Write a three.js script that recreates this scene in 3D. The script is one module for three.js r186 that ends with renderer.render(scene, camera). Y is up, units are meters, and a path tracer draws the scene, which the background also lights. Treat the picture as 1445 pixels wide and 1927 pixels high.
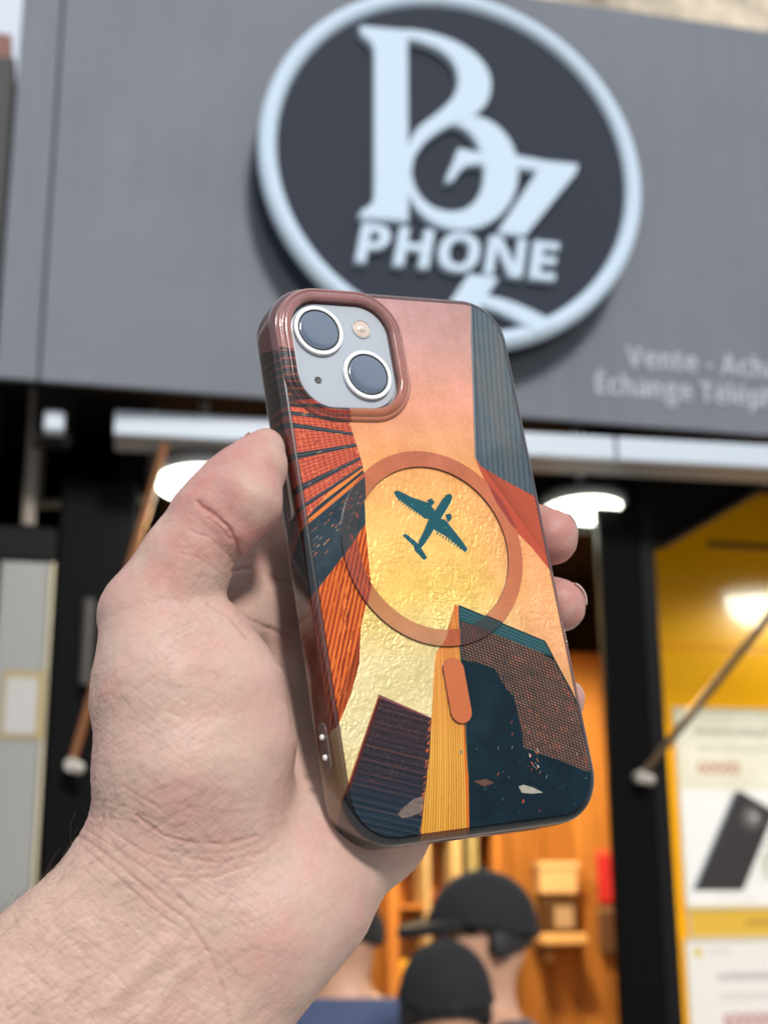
import * as THREE from 'three';
import { ImprovedNoise } from 'three/addons/math/ImprovedNoise.js';
import { mergeGeometries } from 'three/addons/utils/BufferGeometryUtils.js';
import { RoundedBoxGeometry } from 'three/addons/geometries/RoundedBoxGeometry.js';
import { FontLoader } from 'three/addons/loaders/FontLoader.js';
import { TextGeometry } from 'three/addons/geometries/TextGeometry.js';

// ---------------------------------------------------------------- camera, sky, sun, exposure
const scene = new THREE.Scene();
const FPX = 2600, PW = 1445, PH = 1927;                       // focal length in pixels of a 1445 x 1927 frame
const camera = new THREE.PerspectiveCamera(2 * Math.atan(PH / 2 / FPX) * 180 / Math.PI, PW / PH, 0.02, 400);
camera.position.set(0, 1.72, 0);
camera.rotation.order = 'YXZ';
camera.rotation.set(Math.atan(FPX / 9256), 0, -0.4 * Math.PI / 180);
camera.focus = 0.357;
camera.userData.fStop = 15.5;
camera.updateMatrixWorld(true);
scene.add(camera);

{ // bright overcast sky, a little brighter overhead
  const w = 64, h = 32, d = new Float32Array(w * h * 4);
  for (let y = 0; y < h; y++) for (let x = 0; x < w; x++) {
    const e = (y + 0.5) / h * 2 - 1, i = (y * w + x) * 4;     // -1 nadir .. 1 zenith
    const l = e > 0 ? 0.64 + 0.16 * Math.sin(e * Math.PI / 2) : 0.35;
    d[i] = l * 0.90; d[i + 1] = l * 0.985; d[i + 2] = l * 1.10; d[i + 3] = 1;
  }
  const sky = new THREE.DataTexture(d, w, h, THREE.RGBAFormat, THREE.FloatType);
  sky.mapping = THREE.EquirectangularReflectionMapping;
  sky.magFilter = THREE.LinearFilter; sky.needsUpdate = true;
  scene.background = sky; scene.environment = sky;
}
const sun = new THREE.DirectionalLight(new THREE.Color(1, 0.965, 0.92), 2.9);
sun.position.set(2.2, 6.1, 5.0); sun.target.position.set(0, 1.7, -1.2);
sun.castShadow = true; sun.shadow.radius = 18; sun.shadow.mapSize.set(2048, 2048);
Object.assign(sun.shadow.camera, { left: -6, right: 6, top: 6, bottom: -6, near: 0.1, far: 30 });
scene.add(sun, sun.target);

// exposed for the hand and the case
const renderer = new THREE.WebGLRenderer({ antialias: true });
renderer.toneMapping = THREE.LinearToneMapping;
renderer.toneMappingExposure = 1.12;
renderer.shadowMap.enabled = true;

// ---------------------------------------------------------------- helpers
const V = (x, y, z) => new THREE.Vector3(x, y, z);
const noise = new ImprovedNoise();
const N3 = (x, y, z) => noise.noise(x + 31.7, y + 17.3, z + 5.1);
let seed = 7;
const rnd = () => { seed = (seed * 1664525 + 1013904223) % 4294967296; return seed / 4294967296; };
const rr = (a, b) => a + (b - a) * rnd();
const clamp = (x, a, b) => Math.max(a, Math.min(b, x));
const sstep = (a, b, x) => { const t = clamp((x - a) / (b - a), 0, 1); return t * t * (3 - 2 * t); };
const lin = (r, g, b) => new THREE.Color().setRGB(r, g, b);
const std = (c, rough = 0.6, o = {}) => new THREE.MeshStandardMaterial({ color: c, roughness: rough, ...o });
const phy = (c, rough = 0.6, o = {}) => new THREE.MeshPhysicalMaterial({ color: c, roughness: rough, ...o });
const taken = {};
const numbered = (n) => { const k = taken[n] = (taken[n] ?? -1) + 1; return k ? `${n}_${String(k).padStart(3, '0')}` : n; };
function tag(o, label, category, group, kind) {
  o.userData.label = label; if (category) o.userData.category = category;
  if (group) o.userData.group = group; if (kind) o.userData.kind = kind; return o;
}
function shade(o) { o.traverse((m) => { if (m.isMesh) { m.castShadow = true; m.receiveShadow = true; } }); return o; }
function part(name, geo, mat, parent) { const m = new THREE.Mesh(geo, mat); m.name = name; parent.add(m); return m; }
function thing(name, label, category, group) { const g = new THREE.Group(); g.name = numbered(name); tag(g, label, category, group); scene.add(g); return g; }
function structure(name, geo, mat) { const m = new THREE.Mesh(geo, mat); m.name = numbered(name); m.userData.kind = 'structure'; m.userData.label = name.replace(/_/g, ' '); scene.add(m); return m; }
const box = (x0, x1, y0, y1, z0, z1, r = 0) => {
  const g = r ? new RoundedBoxGeometry(x1 - x0, y1 - y0, z1 - z0, 2, r) : new THREE.BoxGeometry(x1 - x0, y1 - y0, z1 - z0);
  g.translate((x0 + x1) / 2, (y0 + y1) / 2, (z0 + z1) / 2); return g;
};
function rod(a, b, r, seg = 12) {
  const d = V().subVectors(b, a), g = new THREE.CylinderGeometry(r, r, d.length(), seg);
  g.applyQuaternion(new THREE.Quaternion().setFromUnitVectors(V(0, 1, 0), d.clone().normalize()));
  const c = V().addVectors(a, b).multiplyScalar(0.5); g.translate(c.x, c.y, c.z); return g;
}
const canvasTex = (w, h, draw, srgb = true) => {
  const c = document.createElement('canvas'); c.width = w; c.height = h; draw(c.getContext('2d'), w, h);
  const t = new THREE.CanvasTexture(c); t.magFilter = THREE.LinearFilter; if (srgb) t.colorSpace = THREE.SRGBColorSpace; return t;
};
// grey noise sheet: fn(x, y) in 0..1 for a w x h texel sheet
const sheet = (w, h, fn, rep) => {
  const d = new Uint8Array(w * h * 4);
  for (let y = 0; y < h; y++) for (let x = 0; x < w; x++) { const v = clamp(fn(x / w, y / h), 0, 1) * 255, i = (y * w + x) * 4; d[i] = d[i + 1] = d[i + 2] = v; d[i + 3] = 255; }
  const t = new THREE.DataTexture(d, w, h); t.magFilter = THREE.LinearFilter; t.minFilter = THREE.LinearFilter;
  t.wrapS = t.wrapT = THREE.RepeatWrapping; if (rep) t.repeat.set(rep[0], rep[1]); t.needsUpdate = true; return t;
};
// the shop front: its own axes, x along the wall, y up, z out to the street
const PSI = 13.5 * Math.PI / 180, FRONT = new THREE.Matrix4().makeRotationY(PSI).setPosition(0, 0, -4);
const FRONT_INV = FRONT.clone().invert();
const onFront = (o, x = 0, y = 0, z = 0, turn = 0) => { o.position.set(x, y, z).applyMatrix4(FRONT); o.rotation.y = PSI + turn; return o; };
// survey of the photograph: where the ray of a measured point meets a plane of the shop front
const ray = (u, v) => V((u - PW / 2) / FPX, -(v - PH / 2) / FPX, -1).applyQuaternion(camera.quaternion);
function surveyZ(u, v, z = 0) { const d = ray(u, v).transformDirection(FRONT_INV), o = camera.position.clone().applyMatrix4(FRONT_INV), s = (z - o.z) / d.z; return [o.x + d.x * s, o.y + d.y * s]; }
function surveyY(u, v, y) { const d = ray(u, v).transformDirection(FRONT_INV), o = camera.position.clone().applyMatrix4(FRONT_INV), s = (y - o.y) / d.y; return [o.x + d.x * s, o.z + d.z * s]; }
const surveyD = (u, v, d) => ray(u, v).multiplyScalar(d).add(camera.position);

// distance field -> smooth mesh (surface nets on the blocks that the surface passes through)
function meshField(fn, lo, hi, cell) {
  const B = 8, n = [0, 1, 2].map((k) => Math.ceil((hi[k] - lo[k]) / cell / B)), bs = B * cell, S = B + 1;
  const NX = n[0] * B + 2, NY = n[1] * B + 2, key = (x, y, z) => x + NX * (y + NY * z);
  const vert = new Map(), pos = [], cells = [], val = new Float32Array(S * S * S), reach = bs * 0.87 + cell * 2.5;
  for (let bz = 0; bz < n[2]; bz++) for (let by = 0; by < n[1]; by++) for (let bx = 0; bx < n[0]; bx++) {
    const ox = lo[0] + bx * bs, oy = lo[1] + by * bs, oz = lo[2] + bz * bs;
    if (Math.abs(fn(ox + bs / 2, oy + bs / 2, oz + bs / 2)) > reach) continue;
    let k = 0;
    for (let z = 0; z < S; z++) for (let y = 0; y < S; y++) for (let x = 0; x < S; x++) val[k++] = fn(ox + x * cell, oy + y * cell, oz + z * cell);
    for (let z = 0; z < B; z++) for (let y = 0; y < B; y++) for (let x = 0; x < B; x++) {
      const c = x + S * (y + S * z); let neg = 0;
      const at = (i) => val[c + (i & 1) + S * ((i >> 1) & 1) + S * S * (i >> 2)];
      for (let i = 0; i < 8; i++) if (at(i) < 0) neg++;
      if (neg === 0 || neg === 8) continue;
      let sx = 0, sy = 0, sz = 0, m = 0;
      for (let i = 0; i < 8; i++) for (let a = 0; a < 3; a++) {
        if (i & (1 << a)) continue;
        const j = i | (1 << a), p = at(i), q = at(j); if ((p < 0) === (q < 0)) continue;
        const t = p / (p - q);
        sx += (i & 1) + (a === 0 ? t : 0); sy += ((i >> 1) & 1) + (a === 1 ? t : 0); sz += (i >> 2) + (a === 2 ? t : 0); m++;
      }
      const gx = bx * B + x, gy = by * B + y, gz = bz * B + z;
      vert.set(key(gx, gy, gz), pos.length / 3);
      pos.push(lo[0] + (gx + sx / m) * cell, lo[1] + (gy + sy / m) * cell, lo[2] + (gz + sz / m) * cell);
      cells.push(gx, gy, gz, (at(0) < 0 ? 1 : 0) | (at(1) < 0 ? 2 : 0) | (at(2) < 0 ? 4 : 0) | (at(4) < 0 ? 8 : 0));
    }
  }
  const idx = [];
  for (let i = 0; i < cells.length; i += 4) {
    const x = cells[i], y = cells[i + 1], z = cells[i + 2], s = cells[i + 3], s0 = s & 1;
    for (let a = 0; a < 3; a++) {
      const s1 = (s >> (a + 1)) & 1; if (s0 === s1) continue;
      const b = (a + 1) % 3, c = (a + 2) % 3, o = [[0, 0], [1, 0], [1, 1], [0, 1]].map(([p, q]) => { const g = [x, y, z]; g[b] -= p; g[c] -= q; return vert.get(key(g[0], g[1], g[2])); });
      if (o.some((k) => k === undefined)) continue;
      if (s0) idx.push(o[0], o[2], o[1], o[0], o[3], o[2]); else idx.push(o[0], o[1], o[2], o[0], o[2], o[3]);
    }
  }
  // both windings above face outwards when s0 is inside; flip check
  const g = new THREE.BufferGeometry();
  g.setAttribute('position', new THREE.Float32BufferAttribute(pos, 3)); g.setIndex(idx);
  return g;
}
const smin = (a, b, k) => { const h = Math.max(k - Math.abs(a - b), 0) / k; return Math.min(a, b) - h * h * k * 0.25; };
function capsule(x, y, z, A, Bp) {                            // tapered capsule between [x,y,z,r] and [x,y,z,r]
  const bx = Bp[0] - A[0], by = Bp[1] - A[1], bz = Bp[2] - A[2], px = x - A[0], py = y - A[1], pz = z - A[2];
  const t = clamp((px * bx + py * by + pz * bz) / (bx * bx + by * by + bz * bz), 0, 1);
  const dx = px - bx * t, dy = py - by * t, dz = pz - bz * t;
  return Math.sqrt(dx * dx + dy * dy + dz * dz) - (A[3] + (Bp[3] - A[3]) * t);
}
function ellipsoid(x, y, z, c, r) {
  const a = (x - c[0]) / r[0], b = (y - c[1]) / r[1], d = (z - c[2]) / r[2], k = Math.sqrt(a * a + b * b + d * d);
  const g = Math.sqrt((a / r[0]) ** 2 + (b / r[1]) ** 2 + (d / r[2]) ** 2);
  return g > 1e-9 ? k * (k - 1) / g : -Math.min(...r);
}
// ---------------------------------------------------------------- ground and shop building
const grain = (sx, sy, a, f = 6) => sheet(256, 256, (u, v) => 0.5 + a * (N3(u * f * sx, v * f * sy, 1) + 0.6 * N3(u * f * 3 * sx, v * f * 3 * sy, 2) + 0.4 * N3(u * f * 9 * sx, v * f * 9 * sy, 3)));
const spots = sheet(256, 256, (u, v) => 0.62 + 0.25 * N3(u * 8, v * 8, 1) + 0.25 * N3(u * 34, v * 34, 2) + 0.15 * N3(u * 90, v * 90, 3), [60, 60]);
{
  const g = new THREE.PlaneGeometry(240, 240); g.rotateX(-Math.PI / 2);
  const m = structure('pavement', g, std(lin(0.76, 0.735, 0.7), 0.9, { map: spots })); m.receiveShadow = true;
}
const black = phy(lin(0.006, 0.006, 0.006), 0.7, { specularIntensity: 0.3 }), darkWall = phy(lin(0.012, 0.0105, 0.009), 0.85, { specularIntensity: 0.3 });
const stoneTex = sheet(256, 256, (u, v) => 0.66 + 0.32 * N3(u * 5, v * 5, 1) + 0.26 * N3(u * 14, v * 14, 2) + 0.2 * N3(u * 40, v * 40, 3)); stoneTex.repeat.set(0.5, 0.5);
const stone = std(lin(0.70, 0.60, 0.46), 0.9, { map: stoneTex, bumpMap: stoneTex, bumpScale: 0.01 });
const metreUV = (g) => { const p = g.attributes.position, n = g.attributes.normal, u = g.attributes.uv; for (let i = 0; i < p.count; i++) { const ax = Math.abs(n.getX(i)), ay = Math.abs(n.getY(i)); u.setXY(i, ax > 0.7 ? p.getZ(i) : p.getX(i), ay > 0.7 ? p.getZ(i) : p.getY(i)); } return g; };
const bld = onFront(thing('shop_building', 'stone fronted shop building behind the grey fascia board', 'building'));
part('upper_wall', metreUV(box(-1.1, 7, 4.7, 9, -0.6, -0.14)), stone, bld);
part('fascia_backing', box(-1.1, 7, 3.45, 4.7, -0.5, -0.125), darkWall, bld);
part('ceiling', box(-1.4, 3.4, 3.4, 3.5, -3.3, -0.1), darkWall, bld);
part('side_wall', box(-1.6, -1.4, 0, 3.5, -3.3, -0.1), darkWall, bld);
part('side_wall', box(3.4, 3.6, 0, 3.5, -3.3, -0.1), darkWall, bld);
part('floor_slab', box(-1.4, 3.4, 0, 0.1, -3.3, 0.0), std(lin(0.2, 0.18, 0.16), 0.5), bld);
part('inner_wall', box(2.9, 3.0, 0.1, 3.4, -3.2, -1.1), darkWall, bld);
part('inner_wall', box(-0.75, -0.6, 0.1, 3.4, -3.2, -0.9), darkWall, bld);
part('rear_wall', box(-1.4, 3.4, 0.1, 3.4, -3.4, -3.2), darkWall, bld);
{ // timber boards on the rear wall
  const wood = grain(9, 0.6, 0.5, 5), mats = [lin(0.86, 0.42, 0.115), lin(0.80, 0.385, 0.10), lin(0.9, 0.45, 0.13), lin(0.76, 0.36, 0.095)].map((c) => std(c, 0.5, { map: wood }));
  for (let i = 0; i < 20; i++) part('timber_board', box(-0.6 + i * 0.17, -0.434 + i * 0.17, 0.1, 3.02, -3.2, -3.165 + 0.004 * (i % 3), 0.006), mats[(i * 7) % 4], bld);
}
// ---------------------------------------------------------------- fascia board and its signs
const fasciaTex = sheet(256, 256, (u, v) => 0.88 + 0.07 * N3(u * 3, v * 3, 1) + 0.05 * N3(u * 11, v * 7, 2) + 0.07 * N3(u * 46, v * 2.5, 5) * (0.5 + N3(u * 9, v * 2, 8)) + 0.03 * N3(u * 40, v * 40, 4));
const fasciaMat = phy(lin(0.16, 0.175, 0.205), 0.6, { map: fasciaTex, specularIntensity: 0.5 });
const fascia = onFront(thing('fascia_board', 'plain grey metal fascia board above the shop front', 'fascia'));
part('frame', box(-1.13, 5.9, 3.2, 4.71, -0.12, -0.022), black, fascia);
{ let x = -1.15; for (const w of [0.125, 2.72, 2.1, 1.9]) { part('sheet', box(x, x + w - 0.006, 3.18, 4.73, -0.02, 0, 0.004), fasciaMat, fascia); x += w; } }
// round logo sign
const CX = 0.2055, CY = 3.956, CRAD = 0.628, DZ = 0.16;
const logo = onFront(thing('round_logo_sign', 'round black sign with white ring, big white letters and PHONE', 'sign'));
const acrylic = phy(lin(0.43, 0.53, 0.63), 0.65, { specularIntensity: 0.5, emissive: lin(0.8, 0.92, 1), emissiveIntensity: 0.08 });
{
  const disc = new THREE.CylinderGeometry(CRAD - 0.003, CRAD - 0.003, DZ - 0.02, 128); disc.rotateX(Math.PI / 2); disc.translate(CX, CY, (DZ - 0.02) / 2 + 0.004);
  part('disc', disc, phy(lin(0.021, 0.027, 0.041), 0.7, { specularIntensity: 0.4 }), logo);
  const p = []; for (let i = 0; i <= 12; i++) { const a = -Math.PI / 2 + i / 12 * Math.PI; p.push(new THREE.Vector2(CRAD - 0.029 + 0.029 * Math.sin(a), DZ - 0.022 + 0.03 * Math.cos(a))); }
  p.unshift(new THREE.Vector2(CRAD - 0.058, 0.1)); p.push(new THREE.Vector2(CRAD, DZ - 0.03));
  const ring = new THREE.LatheGeometry(p, 160); ring.rotateX(Math.PI / 2); ring.translate(CX, CY, 0); part('ring', ring, acrylic, logo);
  const Q = (zx, zy) => { const q = surveyZ(440 + zx / 1.80625, zy / 1.80625, DZ); return new THREE.Vector2(q[0], q[1]); };
  const draw = (ops) => { const s = new THREE.Shape(); for (const o of ops) { const a = []; for (let i = 1; i < o.length; i += 2) { const q = Q(o[i], o[i + 1]); a.push(q.x, q.y); } ({ M: s.moveTo, L: s.lineTo, C: s.bezierCurveTo, Q: s.quadraticCurveTo })[o[0]].apply(s, a); } s.closePath(); return s; };
  const solid = (s, d = 0.03, z = DZ - 0.02) => { const g = new THREE.ExtrudeGeometry(s, { depth: d, bevelEnabled: true, bevelThickness: 0.004, bevelSize: 0.003, bevelSegments: 2, curveSegments: 24 }); g.translate(0, 0, z); return g; };
  part('letter_stem', solid(draw([['M', 428, 98], ['L', 585, 112], ['L', 588, 755], ['L', 425, 742], ['Q', 432, 722, 452, 712], ['Q', 478, 700, 478, 660], ['L', 478, 200], ['Q', 478, 150, 450, 135], ['Q', 430, 125, 428, 98]])), acrylic, logo);
  part('letter_bowl', solid(draw([['M', 584, 110], ['C', 720, 118, 867, 190, 867, 295], ['C', 867, 360, 830, 385, 800, 402], ['L', 740, 425], ['C', 650, 465, 600, 520, 598, 592], ['L', 580, 600], ['C', 580, 520, 600, 462, 640, 430], ['C', 700, 385, 762, 345, 762, 280], ['C', 762, 200, 690, 152, 584, 136]]), 0.031), acrylic, logo);
  part('letter_loop', solid(draw([['M', 580, 600], ['C', 585, 700, 660, 782, 770, 782], ['C', 880, 782, 960, 700, 960, 590], ['C', 960, 480, 880, 402, 800, 402], ['L', 740, 425], ['C', 800, 430, 850, 500, 850, 590], ['C', 850, 680, 800, 727, 740, 727], ['C', 660, 727, 605, 670, 598, 590]]), 0.029), acrylic, logo);
  part('letter_hook', solid(draw([['M', 762, 512], ['L', 852, 530], ['L', 852, 562], ['Q', 800, 556, 775, 572], ['Q', 752, 592, 742, 616], ['L', 720, 622], ['Q', 728, 590, 744, 562]]), 0.028), acrylic, logo);
  part('letter_diagonal', solid(draw([['M', 950, 536], ['L', 1060, 556], ['L', 1163, 566], ['L', 1156, 592], ['L', 985, 803], ['L', 893, 795], ['L', 1032, 584], ['L', 950, 572]]), 0.03), acrylic, logo);
  part('stroke', solid(draw([['M', 796, 940], ['L', 892, 952], ['L', 850, 1018], ['L', 760, 1160], ['L', 668, 1140], ['L', 736, 1030]]), 0.03), acrylic, logo);
  part('swoosh', solid(draw([['M', 846, 1010], ['C', 930, 1020, 1010, 1058, 1082, 1100], ['L', 1030, 1136], ['C', 970, 1090, 910, 1058, 836, 1040]]), 0.027), acrylic, logo);
  const font = await new FontLoader().loadAsync('fonts/droid/droid_sans_bold.typeface.json');
  const bl = Q(410, 893), br = Q(1086, 958), tl = Q(434, 762), x0 = bl.x, wdt = br.x - bl.x, hgt = tl.y - bl.y, sh = (tl.x - bl.x) / hgt;
  let x = 0; const ls = [...'PHONE'].map((c) => { const g = new TextGeometry(c, { font, size: 1, depth: 0.03, curveSegments: 8, bevelEnabled: true, bevelThickness: 0.003, bevelSize: 0.008, bevelSegments: 1 }); g.computeBoundingBox(); const b = g.boundingBox; g.translate(x - b.min.x, -b.min.y, 0); const w = b.max.x - b.min.x; x += w + 0.16; return [g, b.max.y - b.min.y]; });
  const total = x - 0.16;
  for (const [g, hh] of ls) { const P = g.attributes.position; for (let i = 0; i < P.count; i++) { const yy = P.getY(i) / hh * hgt, xx = P.getX(i) / total * wdt; P.setXYZ(i, x0 + xx + yy * sh, bl.y + (br.y - bl.y) * (xx / wdt) + yy, DZ - 0.02 + P.getZ(i)); } g.computeVertexNormals(); part('letter', g, acrylic, logo); }
  // two lines of lettering on the fascia
  const reg = await new FontLoader().loadAsync('fonts/droid/droid_sans_bold.typeface.json');
  const vinyl = std(lin(0.36, 0.38, 0.42), 0.6);
  const row = (name, label, text, u0, v0, capPx, uRight) => {
    const t = onFront(thing(name, label, 'lettering')); const o = surveyZ(u0, v0, 0), e = surveyZ(uRight, v0 + (uRight - u0) * 0.075, 0), cap = surveyZ(u0, v0 - capPx, 0)[1] - o[1];
    let xx = 0; const gs = []; for (const c of text) { if (c === ' ') { xx += 0.34; continue; } const base = c === 'É' ? 'E' : c === 'é' ? 'e' : c; const parts = [new TextGeometry(base, { font: reg, size: 1, depth: 0.004, curveSegments: 6 })]; parts[0].computeBoundingBox(); const b = parts[0].boundingBox, w = b.max.x - b.min.x;
      if (base !== c) { const a = new THREE.BoxGeometry(0.3, 0.11, 0.004); a.rotateZ(0.5); a.translate((b.min.x + b.max.x) / 2 + 0.05, b.max.y + 0.17, 0.002); parts.push(a.toNonIndexed()); }
      const g = mergeGeometries(parts.map((q) => { const k = q.index ? q.toNonIndexed() : q; k.deleteAttribute('uv'); return k; })); g.translate(xx - b.min.x, 0, 0); xx += w + 0.13; gs.push(g); }
    const scale = cap / 0.96; for (const g of gs) { g.scale(scale * 0.9, scale, 1); g.translate(o[0], o[1], 0.001); part('letter', g, vinyl, t); } return t;
  };
  row('fascia_lettering', 'upper line of small white lettering reading Vente - Achat', 'Vente - Achat', 1178, 690, 37);
  row('fascia_lettering', 'lower line of small white lettering reading Echange', 'Échange Téléphone', 1120, 741, 37);
}
// ---------------------------------------------------------------- below the fascia
{
  const a = surveyZ(216, 770, -0.1), b = surveyZ(216, 817, -0.1), w = 5;
  const h = onFront(thing('shutter_rail', 'long white rail with grey underside just below the fascia', 'rail'), a[0], 0, -0.1, -3 * Math.PI / 180);
  const white = phy(lin(0.47, 0.53, 0.6), 0.4, { clearcoat: 0.5, clearcoatRoughness: 0.2 });
  let x = 0; for (const l of [1.58, 2, 1.4]) { part('cover', box(x, x + l - 0.008, b[1], a[1], -0.02, 0, 0.006), white, h); x += l; }
  part('underside', box(0.003, w, b[1] - 0.002, b[1] + 0.06, -0.16, -0.022), std(lin(0.24, 0.235, 0.235), 0.6), h);
  const c = surveyZ(84, 768, -0.1), d = surveyZ(122, 812, -0.1);
  const s = onFront(thing('rail_end_block', 'small white block left of the long white rail', 'block'));
  part('housing', box(c[0], d[0], d[1], c[1], -0.16, -0.1, 0.012), white, s); part('fixing_plate', box(c[0] - 0.03, d[0] + 0.02, d[1] - 0.02, 3.4, -0.22, -0.162), darkWall, s);
}
// round downlights under the soffit, each with its lamp
const lampFace = (c, e) => std(lin(0.9, 0.9, 0.85), 0.4, { emissive: c, emissiveIntensity: e });
function downlight(label, x, y, z, r, color, glow, cd, stem = 0.4, tilt = -0.09) {
  const t = onFront(thing('downlight', label, 'lamp', 'round downlights of the shop front'), x, y, z);
  const f = new THREE.CylinderGeometry(r, r * 0.98, 0.022, 48); f.translate(0, -0.005, 0); part('lamp_glass', f, lampFace(color, glow), t);
  const rim = new THREE.LatheGeometry([[r, 0], [r + 0.012, 0], [r + 0.016, 0.012], [r + 0.012, 0.05], [0, 0.05]].map((p) => new THREE.Vector2(...p)), 48); part('housing', rim, std(lin(0.5, 0.5, 0.5), 0.4), t);
  const st = new THREE.CylinderGeometry(0.016, 0.016, stem, 12); st.translate(0, 0.05 + stem / 2, 0); part('stem', st, std(lin(0.62, 0.62, 0.62), 0.4), t);
  t.rotateX(tilt);
  const L = new THREE.SpotLight(color, cd, 0, 1.48, 0.15); L.position.set(0, -0.04, 0); L.target.position.set(0, -1, 0); L.castShadow = true; L.shadow.radius = 6; L.name = 'lamp_light'; t.add(L, L.target);
  return t;
}
{
  const cool = lin(0.93, 1, 0.84), warm = lin(1, 0.66, 0.3);
  const p1 = surveyY(382, 908, 3.0), p2 = surveyY(1097, 962, 3.0), p3 = surveyY(1415, 1112, 3.0);
  downlight('lit round downlight behind the thumb', p1[0], 3.0, p1[1], 0.145, cool, 7, 1.2, 0.34);
  downlight('lit round downlight beside the fingertips right of the phone', p2[0], 3.0, p2[1], 0.137, cool, 7, 1.2, 0.34);
  downlight('downlight over the yellow board, seen mirrored in it', p3[0], 3.0, -2 - p3[1], 0.14, cool, 3.2, 1.7, 0.34, 0);
  downlight('warm lamp inside the shop above the timber wall', 0.15, 3.22, -2.0, 0.16, warm, 5, 23, 0.12, 0);
  downlight('warm lamp inside the shop nearer the door', 1.05, 3.22, -1.9, 0.16, warm, 5, 23, 0.12, 0);
}
{ // black door post on the right, an added dark wedge board and the awning stays
  const l = surveyZ(1136, 1210, -0.3)[0], r = surveyZ(1252, 1316, -0.3)[0];
  const post = onFront(thing('door_post', 'thick black door post right of the phone', 'post'));
  part('post', box(l, r - 0.06, 0.1, 3.4, -0.34, -0.3, 0.008), phy(lin(0.003, 0.003, 0.003), 0.7, { specularIntensity: 0.1 }), post); part('trim', box(r - 0.056, r, 0.1, 3.05, -0.36, -0.31, 0.006), phy(lin(0.006, 0.006, 0.006), 0.5, { specularIntensity: 0.25 }), post);
  const br = onFront(thing('added_wedge_board', 'added dark sloping board filling the dark soffit wedge between door post and white rail', 'brace'));  // invented board, fills the dark wedge of the soffit
  const pts = [[985, 900], [1500, 890], [1236, 1036], [1120, 1036], [1120, 1010], [985, 1000]].map(([u, v]) => surveyZ(u, v, -0.5)), s = new THREE.Shape(); pts.forEach((p, i) => i ? s.lineTo(p[0], p[1]) : s.moveTo(p[0], p[1]));
  const g = new THREE.ExtrudeGeometry(s, { depth: 0.03, bevelEnabled: false }); g.translate(0, 0, -0.5); part('board', g, phy(lin(0.006, 0.005, 0.004), 0.5, { specularIntensity: 0.3 }), br);
  const q = [[1455, 905], [1240, 1030]].map(([u, v]) => surveyZ(u, v, -0.465)); part('edge_strip', rod(V(q[0][0], q[0][1], -0.46), V(q[1][0], q[1][1], -0.46), 0.014), std(lin(0.02, 0.012, 0.008), 0.5), br);
  const steel = std(lin(0.10, 0.06, 0.035), 0.4, { metalness: 0.4 }), boltM = std(lin(0.42, 0.38, 0.34), 0.35, { metalness: 0.2 });
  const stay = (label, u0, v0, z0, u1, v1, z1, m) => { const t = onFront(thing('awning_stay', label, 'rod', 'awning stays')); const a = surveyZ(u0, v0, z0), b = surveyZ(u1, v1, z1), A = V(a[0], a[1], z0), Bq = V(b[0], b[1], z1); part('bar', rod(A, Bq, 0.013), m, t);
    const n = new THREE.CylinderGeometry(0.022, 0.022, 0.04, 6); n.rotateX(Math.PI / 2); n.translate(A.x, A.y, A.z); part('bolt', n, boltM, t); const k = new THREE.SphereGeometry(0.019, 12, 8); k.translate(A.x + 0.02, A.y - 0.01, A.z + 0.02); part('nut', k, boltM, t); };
  stay('brown steel stay rising from the black post across the yellow board', 1205, 1462, -0.27, 1520, 1068, 0.1, steel);
  stay('stay rising beside the thumb, coloured copper for the orange light on it', 135, 1440, -0.3, 312, 835, -0.12, std(lin(0.34, 0.14, 0.06), 0.35, { metalness: 0.5 }));  // copper colour carries the orange lamplight on this bar
}
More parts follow.
